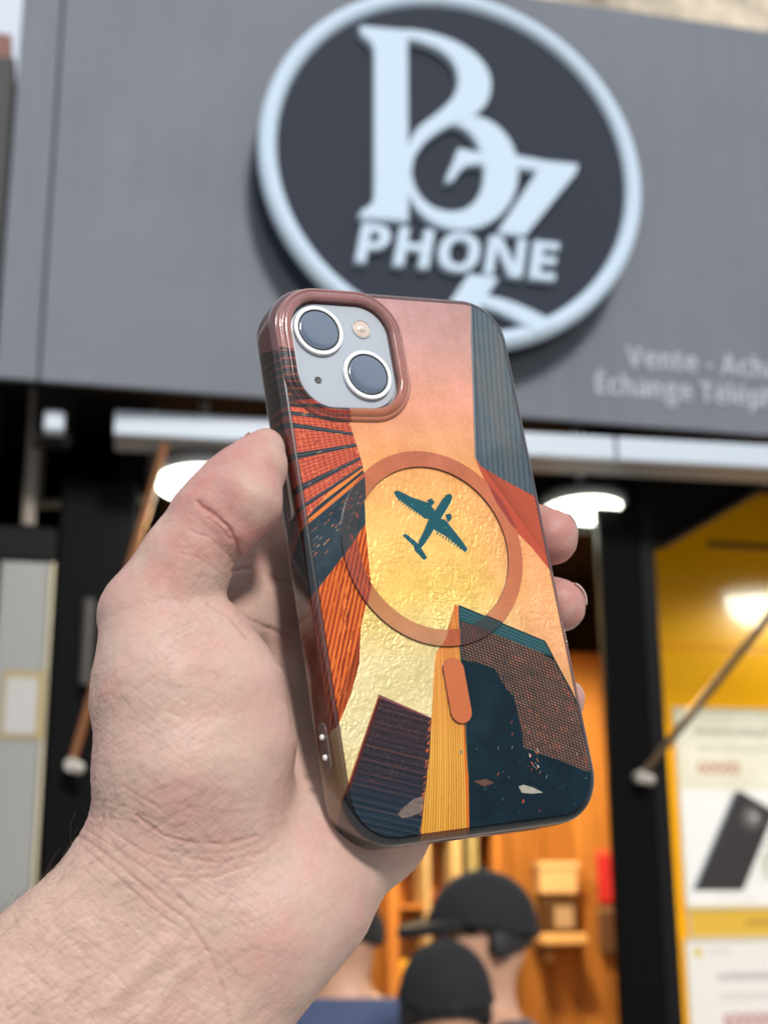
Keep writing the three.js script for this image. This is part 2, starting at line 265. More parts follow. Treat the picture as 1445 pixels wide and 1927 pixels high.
// ---------------------------------------------------------------- yellow board and posters, right
{
  const z = -1.0, yel = onFront(thing('yellow_board', 'glossy yellow display board right of the black post', 'board'));
  const face = surveyZ(1255, 1330, z);
  part('sheet', box(face[0] - 0.1, 3.2, 2.66, 3.3, z - 0.02, z, 0.003), phy(lin(0.92, 0.41, 0.0), 0.25, { clearcoat: 1, clearcoatRoughness: 0.06 }), yel);
  part('sheet', box(face[0] - 0.1, 3.2, 0.3, 2.655, z - 0.02, z, 0.003), phy(lin(0.92, 0.41, 0.0), 0.25, { clearcoat: 1, clearcoatRoughness: 0.06 }), yel);
  const tr = surveyZ(1330, 1026, z); part('trim', box(tr[0], 3.2, tr[1] - 0.012, tr[1] + 0.012, z, z + 0.012, 0.003), std(lin(0.22, 0.1, 0.01), 0.4), yel);
  const wob = (g, x, y, w, c) => { g.fillStyle = c; for (let i = 0; i < w; i += 13) { g.fillRect(x + i, y + rr(-2, 2), 8, rr(13, 19)); g.fillRect(x + i + 2, y + rr(-8, 12), 5, 12); } };
  const poster = (label, u0, v0, v1, draw, uLow) => {
    const a = surveyZ(u0, v0, z), b = surveyZ(uLow, v1, z), W = 0.62, H = a[1] - b[1];
    const t = onFront(thing('poster', label, 'poster'), 0, 0, 0), tex = canvasTex(512, Math.round(512 * H / W), draw), cx = b[0];
    const m = std(0xffffff, 0.45, { map: tex }), g = new THREE.BoxGeometry(W, H, 0.006); g.translate(cx + W / 2, (a[1] + b[1]) / 2, z + 0.006); part('print', g, m, t);
    const fr = [box(cx - 0.008, cx, b[1], a[1], z, z + 0.014), box(cx + W, cx + W + 0.008, b[1], a[1], z, z + 0.014), box(cx - 0.008, cx + W + 0.008, a[1], a[1] + 0.008, z, z + 0.014), box(cx - 0.008, cx + W + 0.008, b[1] - 0.008, b[1], z, z + 0.014)];
    part('frame', mergeGeometries(fr), phy(lin(0.6, 0.5, 0.3), 0.3), t); return t;
  };
  poster('cream poster with a tilted black phone on the yellow board', 1262, 1334, 1704, (g, w, h) => {
    const s = w / (0.62 / (4.95 / 2600));                        // texels per survey pixel
    g.fillStyle = '#cfc9b6'; g.fillRect(0, 0, w, h); g.fillStyle = '#dcd9d6'; g.fillRect(0, h * 0.42, w, h * 0.58);
    for (let i = 0; i < 26; i++) { g.beginPath(); g.arc(rr(0, w), rr(0, h), rr(10, 70), 0, 7); g.fillStyle = i % 2 ? 'rgba(255,255,250,0.10)' : 'rgba(170,160,140,0.08)'; g.fill(); }
    wob(g, 44 * s, 40 * s, 330 * s, '#8f8a7c'); wob(g, 44 * s, 72 * s, 200 * s, '#b3ad9c');
    g.fillStyle = '#a8705a'; g.font = `bold ${34 * s}px sans-serif`; g.fillText('60000', 40 * s, 128 * s);
    g.save(); g.beginPath(); g.rect(0, 0, w, 352 * s); g.clip(); g.translate(100 * s, 290 * s); g.rotate(0.5); const rrect = (x, y, a, b, r) => { g.beginPath(); g.moveTo(x + r, y); g.arcTo(x + a, y, x + a, y + b, r); g.arcTo(x + a, y + b, x, y + b, r); g.arcTo(x, y + b, x, y, r); g.arcTo(x, y, x + a, y, r); g.closePath(); }; g.fillStyle = '#8d9299'; rrect(-48 * s, -128 * s, 92 * s, 240 * s, 14 * s); g.fill(); g.fillStyle = '#2a2526'; rrect(-42 * s, -128 * s, 90 * s, 240 * s, 14 * s); g.fill(); g.fillStyle = '#4b4848'; g.beginPath(); g.arc(8 * s, -92 * s, 24 * s, 0, 7); g.fill(); g.fillStyle = '#6e6b6b'; g.beginPath(); g.arc(10 * s, -94 * s, 14 * s, 0, 7); g.fill(); g.fillStyle = '#b5b5b5'; g.beginPath(); g.arc(13 * s, -97 * s, 4 * s, 0, 7); g.fill(); g.restore();
    g.fillStyle = '#b7b7a8'; for (let i = 0; i < 9; i++) { g.beginPath(); g.arc((178 + rr(-10, 14)) * s, (262 + i * 8) * s, rr(6, 11) * s, 0, 7); g.fill(); }
  }, 1290);
  poster('yellow band poster with short dark writing below the phone poster', 1290, 1712, 1762, (g, w, h) => { g.fillStyle = '#cda336'; g.fillRect(0, 0, w, h); const s = w / (0.62 / (4.95 / 2600)); wob(g, 118 * s, h * 0.4, 120 * s, '#96762a'); }, 1297);
  poster('white poster with a red price under the yellow band', 1298, 1770, 2150, (g, w, h) => {
    const s = w / (0.62 / (4.95 / 2600)); g.fillStyle = '#d6d2cd'; g.fillRect(0, 0, w, h); g.fillStyle = '#c8b24c'; g.beginPath(); g.arc(24 * s, 22 * s, 9 * s, 0, 7); g.fill(); wob(g, 44 * s, 16 * s, 44 * s, '#c0bbb2');
    wob(g, 62 * s, 62 * s, 260 * s, '#8f8a86'); wob(g, 62 * s, 98 * s, 170 * s, '#bcb6b0'); g.fillStyle = '#a5655c'; g.font = `bold ${38 * s}px sans-serif`; g.fillText('60000', 66 * s, 160 * s); wob(g, 62 * s, 200 * s, 200 * s, '#a8a29c');
  }, 1312);
}
// ---------------------------------------------------------------- the other side of the street, which the glossy case mirrors
{
  const houses = [[-26, -12, 4.2, 13, [0.30, 0.26, 0.21]], [-12, -1, 3.6, 13, [0.26, 0.25, 0.24]], [-1, 8.5, 3.8, 13, [0.33, 0.29, 0.24]], [8.5, 18, 10.5, 9.5, [0.075, 0.07, 0.062]], [18, 30, 12, 9.5, [0.07, 0.068, 0.07]]];
  const words = ['low cream house far left across the street', 'low grey house across the street behind the camera', 'low tan house across the street', 'tall brown house across the street', 'tall grey house at the end across the street'];
  houses.forEach(([x0, x1, h, z, c], i) => {
    const t = thing('street_house', words[i], 'house', 'houses across the street'), m = std(lin(...c), 0.9), gl = phy(lin(0.03, 0.035, 0.04), 0.1), fr = std(lin(0.4, 0.4, 0.38), 0.6);
    part('wall', box(x0 + 0.01, x1 - 0.01, 0, h, z, z + 8), m, t); part('roof', box(x0, x1, h, h + 0.25, z - 0.3, z + 8.2), std(lin(0.12, 0.07, 0.05), 0.8), t);
    for (let y = 1; y + 1.6 < h; y += 2.9) for (let x = x0 + 1.2; x + 1.2 < x1; x += 2.6) { const w = part('window', box(x, x + 1.1, y, y + 1.4, z - 0.04, z - 0.005), fr, t); part('pane', box(x + 0.08, x + 1.02, y + 0.08, y + 1.32, z - 0.05, z - 0.042), gl, w); }
  });
}
// ---------------------------------------------------------------- left of the entrance
{
  const z = -0.34, X = (u, v) => surveyZ(u, v, z)[0], Yv = (u, v) => surveyZ(u, v, z)[1];
  const d = onFront(thing('glazed_door_leaf', 'pale aluminium door leaf with dark glass at the left edge', 'door'));
  const alu = std(lin(0.24, 0.24, 0.225), 0.55, { metalness: 0.1 }), l0 = X(2, 1200), l1 = X(96, 1200);
  part('stile', box(l1 - 0.16, l1 - 0.012, 0.1, 2.72, z - 0.05, z, 0.008), alu, d); part('edge_strip', box(l1 - 0.011, l1, 0.1, 2.72, z - 0.045, z + 0.004, 0.003), std(lin(0.55, 0.48, 0.33), 0.4), d);
  part('top_rail', box(l0 - 0.3, l1, 2.725, 2.83, z - 0.05, z, 0.008), phy(lin(0.008, 0.008, 0.008), 0.6, { specularIntensity: 0.2 }), d);
  part('glass', box(l0 - 0.3, l1 - 0.17, 0.3, 2.72, z - 0.03, z - 0.02), phy(lin(0.04, 0.045, 0.05), 0.08, { clearcoat: 1 }), d);
  const n = onFront(thing('paper_notice', 'small white notice with a yellow border on the aluminium door', 'notice'));
  const a = [X(8, 1262), Yv(8, 1262)], b = [X(82, 1392), Yv(82, 1392)];
  part('border', box(a[0], b[0], b[1], a[1], z + 0.001, z + 0.004), std(lin(0.32, 0.24, 0.1), 0.6), n); part('sheet', box(a[0] + 0.01, b[0] - 0.025, b[1] + 0.015, a[1] - 0.02, z + 0.0045, z + 0.007), std(lin(0.4, 0.385, 0.37), 0.6), n);
  const j = onFront(thing('door_jamb', 'dark grey steel jamb between aluminium door and wrist', 'jamb'));
  part('jamb', box(l1 + 0.006, X(250, 1200), 0.1, 3.0, z - 0.12, z - 0.02, 0.01), phy(lin(0.003, 0.003, 0.0035), 0.6, { specularIntensity: 0.12 }), j); part('added_pull', rod(V(X(168, 1130), Yv(168, 1130), z + 0.015), V(X(160, 1290), Yv(160, 1290), z + 0.015), 0.018), std(lin(0.05, 0.045, 0.042), 0.4), j);  // upright bar added where a vertical highlight lay on the jamb
  const t = onFront(thing('ceiling_track', 'thin pale track across the dark ceiling left of the thumb', 'track'));
  const p = surveyZ(70, 950, -0.8), q = surveyZ(285, 938, -0.8); part('bar', rod(V(p[0], p[1], -0.8), V(q[0], q[1], -0.8), 0.018), std(lin(0.3, 0.28, 0.22), 0.5), t); part('hanger', rod(V(q[0], q[1], -0.8), V(q[0], 3.4, -0.8), 0.02), std(lin(0.22, 0.2, 0.18), 0.5), t); part('hanger', rod(V(p[0], p[1], -0.8), V(p[0], 3.4, -0.8), 0.02), std(lin(0.1, 0.09, 0.08), 0.5), t);
  const v = onFront(thing('wall_pipe', 'pale vertical pipe under the left end of the fascia', 'pipe')); part('pipe', rod(V(X(70, 730), 2.84, z - 0.03), V(X(70, 730), 3.4, z - 0.03), 0.022), std(lin(0.24, 0.2, 0.165), 0.6), v);
  const nb = onFront(thing('neighbour_wall', 'dark wall with brown trim beside the left end of the fascia', 'wall')); part('wall', box(-16, -1.17, 0, 4.36, -0.9, -0.2), std(lin(0.05, 0.05, 0.05), 0.7), nb); for (const x of [-3.2, -5.6, -8.4, -11.5]) part('added_pilaster', box(x, x + 0.35, 0, 4.3, -0.197, -0.1, 0.01), std(lin(0.5, 0.48, 0.45), 0.7), nb); for (const x of [-5.1, -7.9, -11]) { const w = part('shop_window', box(x, x + 1.8, 0.6, 2.9, -0.197, -0.17), std(lin(0.2, 0.2, 0.2), 0.5), nb); part('pane', box(x + 0.08, x + 1.72, 0.68, 2.82, -0.168, -0.16), phy(lin(0.03, 0.03, 0.035), 0.06), w); } part('trim', box(-16, -1.19, 4.36, 4.46, -0.8, -0.22), std(lin(0.22, 0.1, 0.08), 0.7), nb);  // pale pilasters added out of view for white glints on the case side
}
// ---------------------------------------------------------------- stock on the timber wall
{
  const z = -3.14, P = (u, v) => surveyZ(u, v, z), item = (name, label, cat, u0, v0, u1, v1, m, dep = 0.12) => { const a = P(u0, v0), b = P(u1, v1), t = onFront(thing(name, label, cat)); part('body', box(a[0], b[0], b[1], a[1], z + 0.01, z + 0.01 + dep, 0.012), m, t); return [t, a, b]; };
  let q = item('white_box', 'white box on a small shelf on the timber wall', 'box', 1002, 1625, 1072, 1683, std(lin(0.72, 0.55, 0.36), 0.6)); part('lid', box(q[1][0] - 0.006, q[2][0] + 0.006, q[1][1] - 0.03, q[1][1] + 0.006, z + 0.004, z + 0.138, 0.006), std(lin(0.78, 0.6, 0.4), 0.6), q[0]);
  q = item('picture_box', 'dark picture box under the white box', 'box', 1008, 1690, 1070, 1752, std(lin(0.07, 0.045, 0.03), 0.4)); part('label', box(q[1][0] + 0.05, q[2][0] - 0.02, q[2][1] + 0.02, q[1][1] - 0.04, z + 0.131, z + 0.134), std(lin(0.4, 0.34, 0.28), 0.5), q[0]);
  q = item('wall_shelf', 'small pale shelf under the dark picture box', 'shelf', 998, 1756, 1078, 1776, std(lin(0.7, 0.5, 0.26), 0.5), 0.2); part('bracket', box(q[1][0] + 0.05, q[1][0] + 0.07, q[2][1] - 0.08, q[2][1] - 0.002, z + 0.01, z + 0.14), std(lin(0.3, 0.2, 0.1), 0.5), q[0]);
  q = item('red_packet', 'red packet hanging beside the black post', 'packet', 1118, 1610, 1160, 1700, std(lin(0.52, 0.03, 0.05), 0.45), 0.04); part('header', box(q[1][0], q[2][0], q[1][1] + 0.002, q[1][1] + 0.03, z + 0.01, z + 0.03), std(lin(0.6, 0.15, 0.1), 0.5), q[0]);
  q = item('dark_packet', 'dark packet below the red packet', 'packet', 1122, 1715, 1160, 1795, std(lin(0.1, 0.06, 0.045), 0.45), 0.04); part('header', box(q[1][0], q[2][0], q[1][1] + 0.002, q[1][1] + 0.03, z + 0.01, z + 0.03), std(lin(0.3, 0.2, 0.15), 0.5), q[0]);
  const cab = onFront(thing('display_cabinet', 'timber cabinet with pale uprights left of the black cap', 'cabinet')), a = P(700, 1560), b = P(905, 1560);
  const cw = std(lin(0.5, 0.22, 0.06), 0.5), pale = std(lin(0.5, 0.42, 0.26), 0.5); part('back', box(a[0], b[0], 0.1, 2.5, z + 0.005, z + 0.03), std(lin(0.62, 0.3, 0.08), 0.5), cab);
  for (const [u, m, w] of [[705, cw, 0.05], [770, pale, 0.03], [820, pale, 0.05], [850, std(lin(0.3, 0.3, 0.18), 0.4), 0.05], [898, cw, 0.03]]) { const x = P(u, 1650)[0]; part('upright', box(x, x + w, 0.1, 2.5, z + 0.031, z + 0.3, 0.005), m, cab); }
  for (const y of [1.0, 1.32, 1.68, 2.05]) part('shelf', box(a[0] + 0.052, b[0] - 0.03, y, y + 0.02, z + 0.035, z + 0.28), cw, cab);
  q = item('red_toy_box', 'red box in the cabinet beside the cap brim', 'box', 795, 1690, 830, 1735, std(lin(0.5, 0.08, 0.04), 0.5), 0.2); q = item('yellow_box', 'yellow box low in the cabinet beside the hand', 'box', 712, 1805, 755, 1880, std(lin(0.8, 0.5, 0.04), 0.5), 0.24);
}
// ---------------------------------------------------------------- people waiting at the shop
function person(label, u, v, dist, turn, o) {
  const head = surveyD(u, v, dist), H = (head.y + 0.115) / 1.72, t = thing('person', label, 'person');
  t.position.set(head.x, 0, head.z); t.rotation.y = turn; t.scale.setScalar(H);
  const cap = (a, b) => (x, y, z) => capsule(x, y, z, a, b), hy = 1.605;
  const torso = [[[0, 1.05, 0, 0.145], [0, 1.28, 0.0, 0.15]], [[-0.13, 1.36, 0, 0.085], [0.13, 1.36, 0, 0.085]], [[-0.09, 1.0, 0, 0.12], [0.09, 1.0, 0, 0.12]]];
  const arms = [-1, 1].flatMap((s) => [[[s * 0.17, 1.37, 0, 0.062], [s * 0.24, 1.12, -0.01, 0.047]], [[s * 0.24, 1.12, -0.01, 0.044], [s * 0.22, 0.88, 0.1, 0.03]], [[s * 0.22, 0.87, 0.11, 0.036], [s * 0.215, 0.79, 0.15, 0.022]]]);
  const fing = [-1, 1].flatMap((s) => [0, 1, 2, 3, 4].map((k) => k < 4 ? [[s * (0.235 - k * 0.012), 0.80, 0.13 + k * 0.015, 0.009], [s * (0.225 - k * 0.01), 0.735 + 0.008 * Math.abs(k - 1), 0.14 + k * 0.014, 0.0075]] : [[s * 0.2, 0.84, 0.15, 0.011], [s * 0.185, 0.79, 0.18, 0.009]]));
  const legs = [-1, 1].flatMap((s) => [[[s * 0.09, 0.95, 0, 0.09], [s * 0.1, 0.5, 0.01, 0.058]], [[s * 0.1, 0.5, 0.01, 0.056], [s * 0.105, 0.09, -0.01, 0.036]]]), feet = [-1, 1].map((s) => [[s * 0.105, 0.05, -0.03, 0.042], [s * 0.12, 0.035, 0.16, 0.034]]);
  const headF = (x, y, z) => { let d = ellipsoid(x, y, z, [0, hy + 0.015, -0.008], [0.076, 0.1, 0.094]); d = smin(d, ellipsoid(x, y, z, [0, hy - 0.05, 0.03], [0.052, 0.062, 0.058]), 0.04); d = smin(d, capsule(x, y, z, [0, hy + 0.012, 0.088, 0.008], [0, hy - 0.022, 0.108, 0.013]), 0.015);
    for (const s of [-1, 1]) { d = smin(d, ellipsoid(x, y, z, [s * 0.078, hy - 0.005, -0.005], [0.011, 0.033, 0.02]), 0.008); d = Math.max(d, -ellipsoid(x, y, z, [s * 0.03, hy + 0.008, 0.092], [0.014, 0.007, 0.012])); } return Math.max(d, -ellipsoid(x, y, z, [0, hy - 0.058, 0.098], [0.022, 0.0035, 0.014])); };
  const neck = (x, y, z) => capsule(x, y, z, [0, 1.36, -0.015, 0.064], [0, 1.55, -0.01, 0.054]);
  const un = (list, k) => (x, y, z) => { let d = 9; for (const c of list) d = smin(d, capsule(x, y, z, c[0], c[1]), k); return d; };
  const tF = un(torso, 0.09), aF = un(arms, 0.03), lF = un(legs, 0.05), fF = un(feet, 0.02), gF = un(fing, 0.006);
  const flip = (g) => { const I = g.index.array; g.computeBoundingBox(); const c = g.boundingBox.getCenter(V()); let s = 0; const P = g.attributes.position, A = V(), B = V(), C = V(); for (let i = 0; i < I.length; i += 3) { A.fromBufferAttribute(P, I[i]); B.fromBufferAttribute(P, I[i + 1]); C.fromBufferAttribute(P, I[i + 2]); s += A.clone().sub(c).dot(B.sub(A).cross(C.sub(A))); } if (s < 0) for (let i = 0; i < I.length; i += 3) { const q = I[i + 1]; I[i + 1] = I[i + 2]; I[i + 2] = q; } g.computeVertexNormals(); return g; };
  const skin = std(lin(...(o.skin || [0.50, 0.27, 0.17])), 0.55), M = (f, lo, hi, c) => flip(meshField(f, lo, hi, c));
  const body = M((x, y, z) => { let d = smin(headF(x, y, z), neck(x, y, z), 0.03); d = smin(d, tF(x, y, z), 0.05); d = smin(d, smin(aF(x, y, z), gF(x, y, z), 0.01), 0.03); d = smin(d, lF(x, y, z), 0.04); return smin(d, fF(x, y, z), 0.02); }, [-0.34, -0.02, -0.24], [0.34, 1.76, 0.3], 0.0105);
  part('body', body, skin, t);
  part('shirt', M((x, y, z) => { const d = Math.min(smin(smin(tF(x, y, z), neck(x, y, z), 0.04), aF(x, y, z), 0.03) - 0.016, 9); return Math.max(d, 0.94 - y, y - (1.455 - 0.3 * Math.max(0, z)), y < 1.2 ? Math.abs(x) - 0.205 : -9); }, [-0.36, 0.9, -0.26], [0.36, 1.5, 0.28], 0.011), std(lin(...o.shirt), 0.85), t);
  part('trousers', M((x, y, z) => Math.max(smin(lF(x, y, z), tF(x, y, z), 0.03) - 0.014, y - 0.99, 0.1 - y), [-0.3, 0.06, -0.24], [0.3, 1.02, 0.24], 0.013), std(lin(0.03, 0.032, 0.045), 0.85), t);
  part('shoes', M((x, y, z) => Math.max(fF(x, y, z) - 0.012, y - 0.1), [-0.24, -0.02, -0.12], [0.24, 0.12, 0.26], 0.011), std(lin(0.03, 0.03, 0.03), 0.6), t);
  part('hair', M((x, y, z) => Math.max(headF(x, y, z) - 0.01, -(y - (hy - 0.035 + 0.9 * Math.max(0, z + 0.0) - 0.25 * Math.min(0, z))), (x * x < 0.0049 ? -9 : z - 0.02)), [-0.13, 1.5, -0.15], [0.13, 1.76, 0.16], 0.008), std(lin(0.012, 0.01, 0.009), 0.6), t);
  if (o.cap) {
    const dome = M((x, y, z) => Math.max(ellipsoid(x, y, z, [0, hy + 0.03, -0.006], [0.098, 0.112, 0.116]), (hy + 0.018 + 0.16 * z * (z > 0 ? 1 : 0.9)) - y), [-0.13, 1.55, -0.15], [0.13, 1.78, 0.15], 0.007), cm = std(lin(0.006, 0.006, 0.008), 0.9);
    const c = part('cap', dome, cm, t), s = new THREE.Shape(); s.absellipse(0, 0.075, 0.08, 0.075, 0, Math.PI * 2); const b = new THREE.ExtrudeGeometry(s, { depth: 0.012, bevelEnabled: true, bevelThickness: 0.004, bevelSize: 0.003, bevelSegments: 2, curveSegments: 20 });
    b.rotateX(Math.PI / 2 + 0.2); b.translate(0, hy + 0.052, 0.03); part('peak', b, cm, c); const bt = new THREE.SphereGeometry(0.009, 10, 8); bt.translate(0, hy + 0.142, -0.006); part('button', bt, cm, c); part('sweatband', M((x, y, z) => Math.max(Math.abs(ellipsoid(x, y, z, [0, hy + 0.03, -0.006], [0.099, 0.113, 0.117])) - 0.003, Math.abs(y - (hy + 0.03 + 0.16 * z * (z > 0 ? 1 : 0.9))) - 0.012), [-0.13, 1.55, -0.15], [0.13, 1.72, 0.15], 0.007), std(lin(0.009, 0.009, 0.012), 0.9), c);
  }
  return t;
}
person('person in a black cap facing left in a navy top', 905, 1768, 2.9, -1.2, { cap: true, shirt: [0.028, 0.034, 0.07] });
person('person seen from behind, only the round black cap showing low', 838, 1908, 2.72, Math.PI + 0.15, { cap: true, shirt: [0.02, 0.02, 0.025] });
person('person in a blue top standing behind the heel of the hand', 652, 1752, 3.5, Math.PI - 0.25, { shirt: [0.045, 0.062, 0.125] });
scene.traverse((o) => { if (o.isMesh) { o.castShadow = o.receiveShadow = true; } });
// ---------------------------------------------------------------- the phone and its case (own axes in millimetres: x right, y up, z out of the back)
const MM = 0.001;
const PHONE_R = [[0.88188617, 0.16124469, -0.44303152], [-0.00750142, 0.94437645, 0.32878087], [0.4714027, -0.28662393, 0.83404209]];
const PHONE_T = [13.1258, 9.3128, 365.2235];
function phonePose(o) {
  const R = PHONE_R, m = new THREE.Matrix4().set(
    R[0][0], -R[0][1], -R[0][2], 0, -R[1][0], R[1][1], R[1][2], 0, -R[2][0], R[2][1], R[2][2], 0, 0, 0, 0, 1);
  o.quaternion.copy(camera.quaternion).multiply(new THREE.Quaternion().setFromRotationMatrix(m));
  o.position.set(PHONE_T[0] * MM, -PHONE_T[1] * MM, -PHONE_T[2] * MM).applyQuaternion(camera.quaternion).add(camera.position);
  o.scale.setScalar(MM); return o;
}
const CW = 74.5, CH = 149.7, CR = 13;
function outline(w, h, r, cx = 0, cy = 0, seg = 14) {          // rounded rectangle with outward directions
  const p = [];
  for (let q = 0; q < 4; q++) for (let i = 0; i <= seg; i++) {
    const a = q * Math.PI / 2 + i / seg * Math.PI / 2, sx = q === 0 || q === 3 ? 1 : -1, sy = q < 2 ? 1 : -1;
    p.push({ x: cx + sx * (w / 2 - r) + r * Math.cos(a), y: cy + sy * (h / 2 - r) + r * Math.sin(a), nx: Math.cos(a), ny: Math.sin(a) });
  }
  // extra points along the straights
  const out = []; for (let i = 0; i < p.length; i++) {
    const a = p[i], b = p[(i + 1) % p.length], d = Math.hypot(b.x - a.x, b.y - a.y), n = Math.max(1, Math.round(d / 4)); out.push(a);
    for (let k = 1; k < n; k++) out.push({ x: a.x + (b.x - a.x) * k / n, y: a.y + (b.y - a.y) * k / n, nx: a.nx, ny: a.ny });
  }
  return out;
}
const printUV = (x, y) => [(x + 52) / 104, (y + 90) / 180];
// a wall swept round an outline; profile = [[outset, z], ...]; the print is unrolled outwards from the first ring
function sweep(pts, profile) {
  const n = pts.length, pos = [], uv = [], idx = []; let arc = 0;
  profile.forEach(([o, z], k) => {
    if (k) arc += Math.hypot(o - profile[k - 1][0], z - profile[k - 1][1]);
    for (let i = 0; i <= n; i++) {
      const p = pts[i % n]; pos.push(p.x + p.nx * o, p.y + p.ny * o, z);
      const f = profile[0][0] + arc; uv.push(...printUV(p.x + p.nx * f, p.y + p.ny * f));
    }
  });
  for (let k = 0; k + 1 < profile.length; k++) for (let i = 0; i < n; i++) { const a = k * (n + 1) + i, b = a + n + 1; idx.push(a, b, a + 1, a + 1, b, b + 1); }
  const g = new THREE.BufferGeometry(); g.setAttribute('position', new THREE.Float32BufferAttribute(pos, 3)); g.setAttribute('uv', new THREE.Float32BufferAttribute(uv, 2)); g.setIndex(idx); g.computeVertexNormals(); return g;
}
const arcProfile = (o0, z0, r, a0, a1, n = 6) => Array.from({ length: n + 1 }, (_, i) => { const a = a0 + (a1 - a0) * i / n; return [o0 + r * Math.cos(a), z0 + r * Math.sin(a)]; });
const shapeOf = (pts) => { const s = new THREE.Shape(); pts.forEach((p, i) => i ? s.lineTo(p.x, p.y) : s.moveTo(p.x, p.y)); s.closePath(); return s; };
const flatUV = (g) => { const p = g.attributes.position, u = new Float32Array(p.count * 2); for (let i = 0; i < p.count; i++) { const q = printUV(p.getX(i), p.getY(i)); u[2 * i] = q[0]; u[2 * i + 1] = q[1]; } g.setAttribute('uv', new THREE.BufferAttribute(u, 2)); return g; };

const ART = {
  tower_dark: [[27.2, 74.5], [24.5, 61.6], [22.2, 48.3], [18.2, 25.8], [19.6, 23.0], [26.6, 18.8], [35.4, 14.2], [52, 8], [52, 90], [30, 90]],
  tower_red: [[18.1, 25.5], [19.6, 23.0], [26.6, 18.8], [35.4, 14.2], [52, 8], [52, -22], [35.1, -6.9], [30.9, -0.7], [25.4, 5.6], [21.7, 12.5]],
  fan: [[-52, 39.7], [-19.4, 38.6], [-18.2, 31.4], [-16.9, 22.4], [-28.0, 15.7], [-39.3, 5.0], [-52, -2]],
  fan_dark: [[-16.9, 22.4], [-28.0, 15.7], [-39.3, 5.0], [-52, -4], [-52, -20], [-41.7, -14.4], [-35.9, -10.7], [-27.1, -1.9], [-19.0, 6.9]],
  fan_top: [[-52, 60], [-33.2, 54.5], [-31.7, 49.2], [-26.6, 42.5], [-19.4, 38.6], [-52, 38.2]],
  slab: [[-19.0, 6.9], [-20.4, -9.6], [-25.2, -20.6], [-27.3, -30.0], [-31.1, -37.8], [-35.7, -44.9], [-52, -52], [-52, -20], [-35.9, -10.7], [-27.1, -1.9]],
  block: [[-23.3, -38.0], [-9.5, -45.0], [-11.9, -54.0], [-17.8, -71.7], [-21.5, -90], [-52, -90], [-52, -84], [-36.8, -61.3]],
  column: [[3.3, -15.9], [-1.4, -24.6], [-5.0, -28.6], [-7.7, -38.1], [-11.9, -54.0], [-17.8, -71.7], [-21.5, -90], [-7.5, -90], [-1.6, -59.0], [0.8, -42.9], [2.5, -27.6], [4.3, -16.5]],
  big: [[4.4, -16.2], [29.1, -27.2], [34.6, -41.1], [36.1, -46.3], [52, -80], [52, -90], [-7.5, -90], [-1.6, -59.0], [0.8, -42.9], [2.5, -27.6]],
  roof: [[4.4, -16.2], [29.1, -27.2], [30.7, -31.4], [27.2, -30.1], [3.9, -20.0]],
  lattice: [[3.9, -20.3], [27.2, -30.1], [31.2, -32.9], [34.6, -41.1], [36.1, -46.3], [40, -64], [33.5, -62.4], [25.9, -58.8], [16.0, -54.9], [16.3, -51.0], [15.9, -41.2], [14.1, -39.1], [11.7, -33.5], [7.1, -31.8], [1.9, -30.4]],
  plane_body: [[8.0, 15.0], [8.7, 14.3], [8.0, 12.8], [5.2, 9.4], [2.7, 6.8], [0.1, 3.8], [-2.3, 1.2], [-3.8, -0.2], [-4.8, 0.1], [-4.2, 1.8], [-2.0, 4.7], [-0.1, 7.7], [2.3, 10.1], [5.3, 13.4], [6.9, 14.7]],
  wing_l: [[-9.1, 15.5], [-7.9, 16.0], [-3.9, 14.0], [0.8, 12.5], [2.4, 10.4], [0.9, 7.7], [-1.3, 8.0], [-2.4, 9.2], [-5.2, 11.3], [-8.6, 14.0]],
  wing_r: [[3.3, 8.1], [5.1, 7.6], [6.9, 4.9], [8.9, 1.9], [10.4, -0.8], [9.4, -1.7], [7.3, 0.4], [3.9, 3.2], [1.3, 4.7], [0.5, 5.9]],
  tail: [[-8.8, 3.4], [-7.6, 3.9], [-4.6, 1.2], [-3.8, -0.2], [-2.5, -2.9], [-3.6, -3.5], [-4.9, -2.1], [-5.9, -0.8], [-6.0, 0.4]],
  eng1: [[0.5, 13.2], [2.1, 13.7], [2.8, 12.5], [1.3, 11.3]], eng2: [[5.4, 9.1], [7.2, 9.4], [7.2, 7.9], [5.6, 6.7]],
  flake: [[12.2, -64.4], [13.8, -64.1], [16.6, -65.1], [19.3, -66.7], [15.7, -66.6], [12.9, -66.1]],
  flake2: [[-23.4, -67.5], [-21.4, -65.9], [-18.5, -64.4], [-15.8, -63.9], [-16.7, -67.7], [-19.7, -68.4], [-22.4, -68.6]],
  smear: [[-0.8, -61.7], [3.2, -61.6], [5.3, -62.8], [2.0, -63.4]],
};
const PS = 11;                                                  // print: texels per millimetre
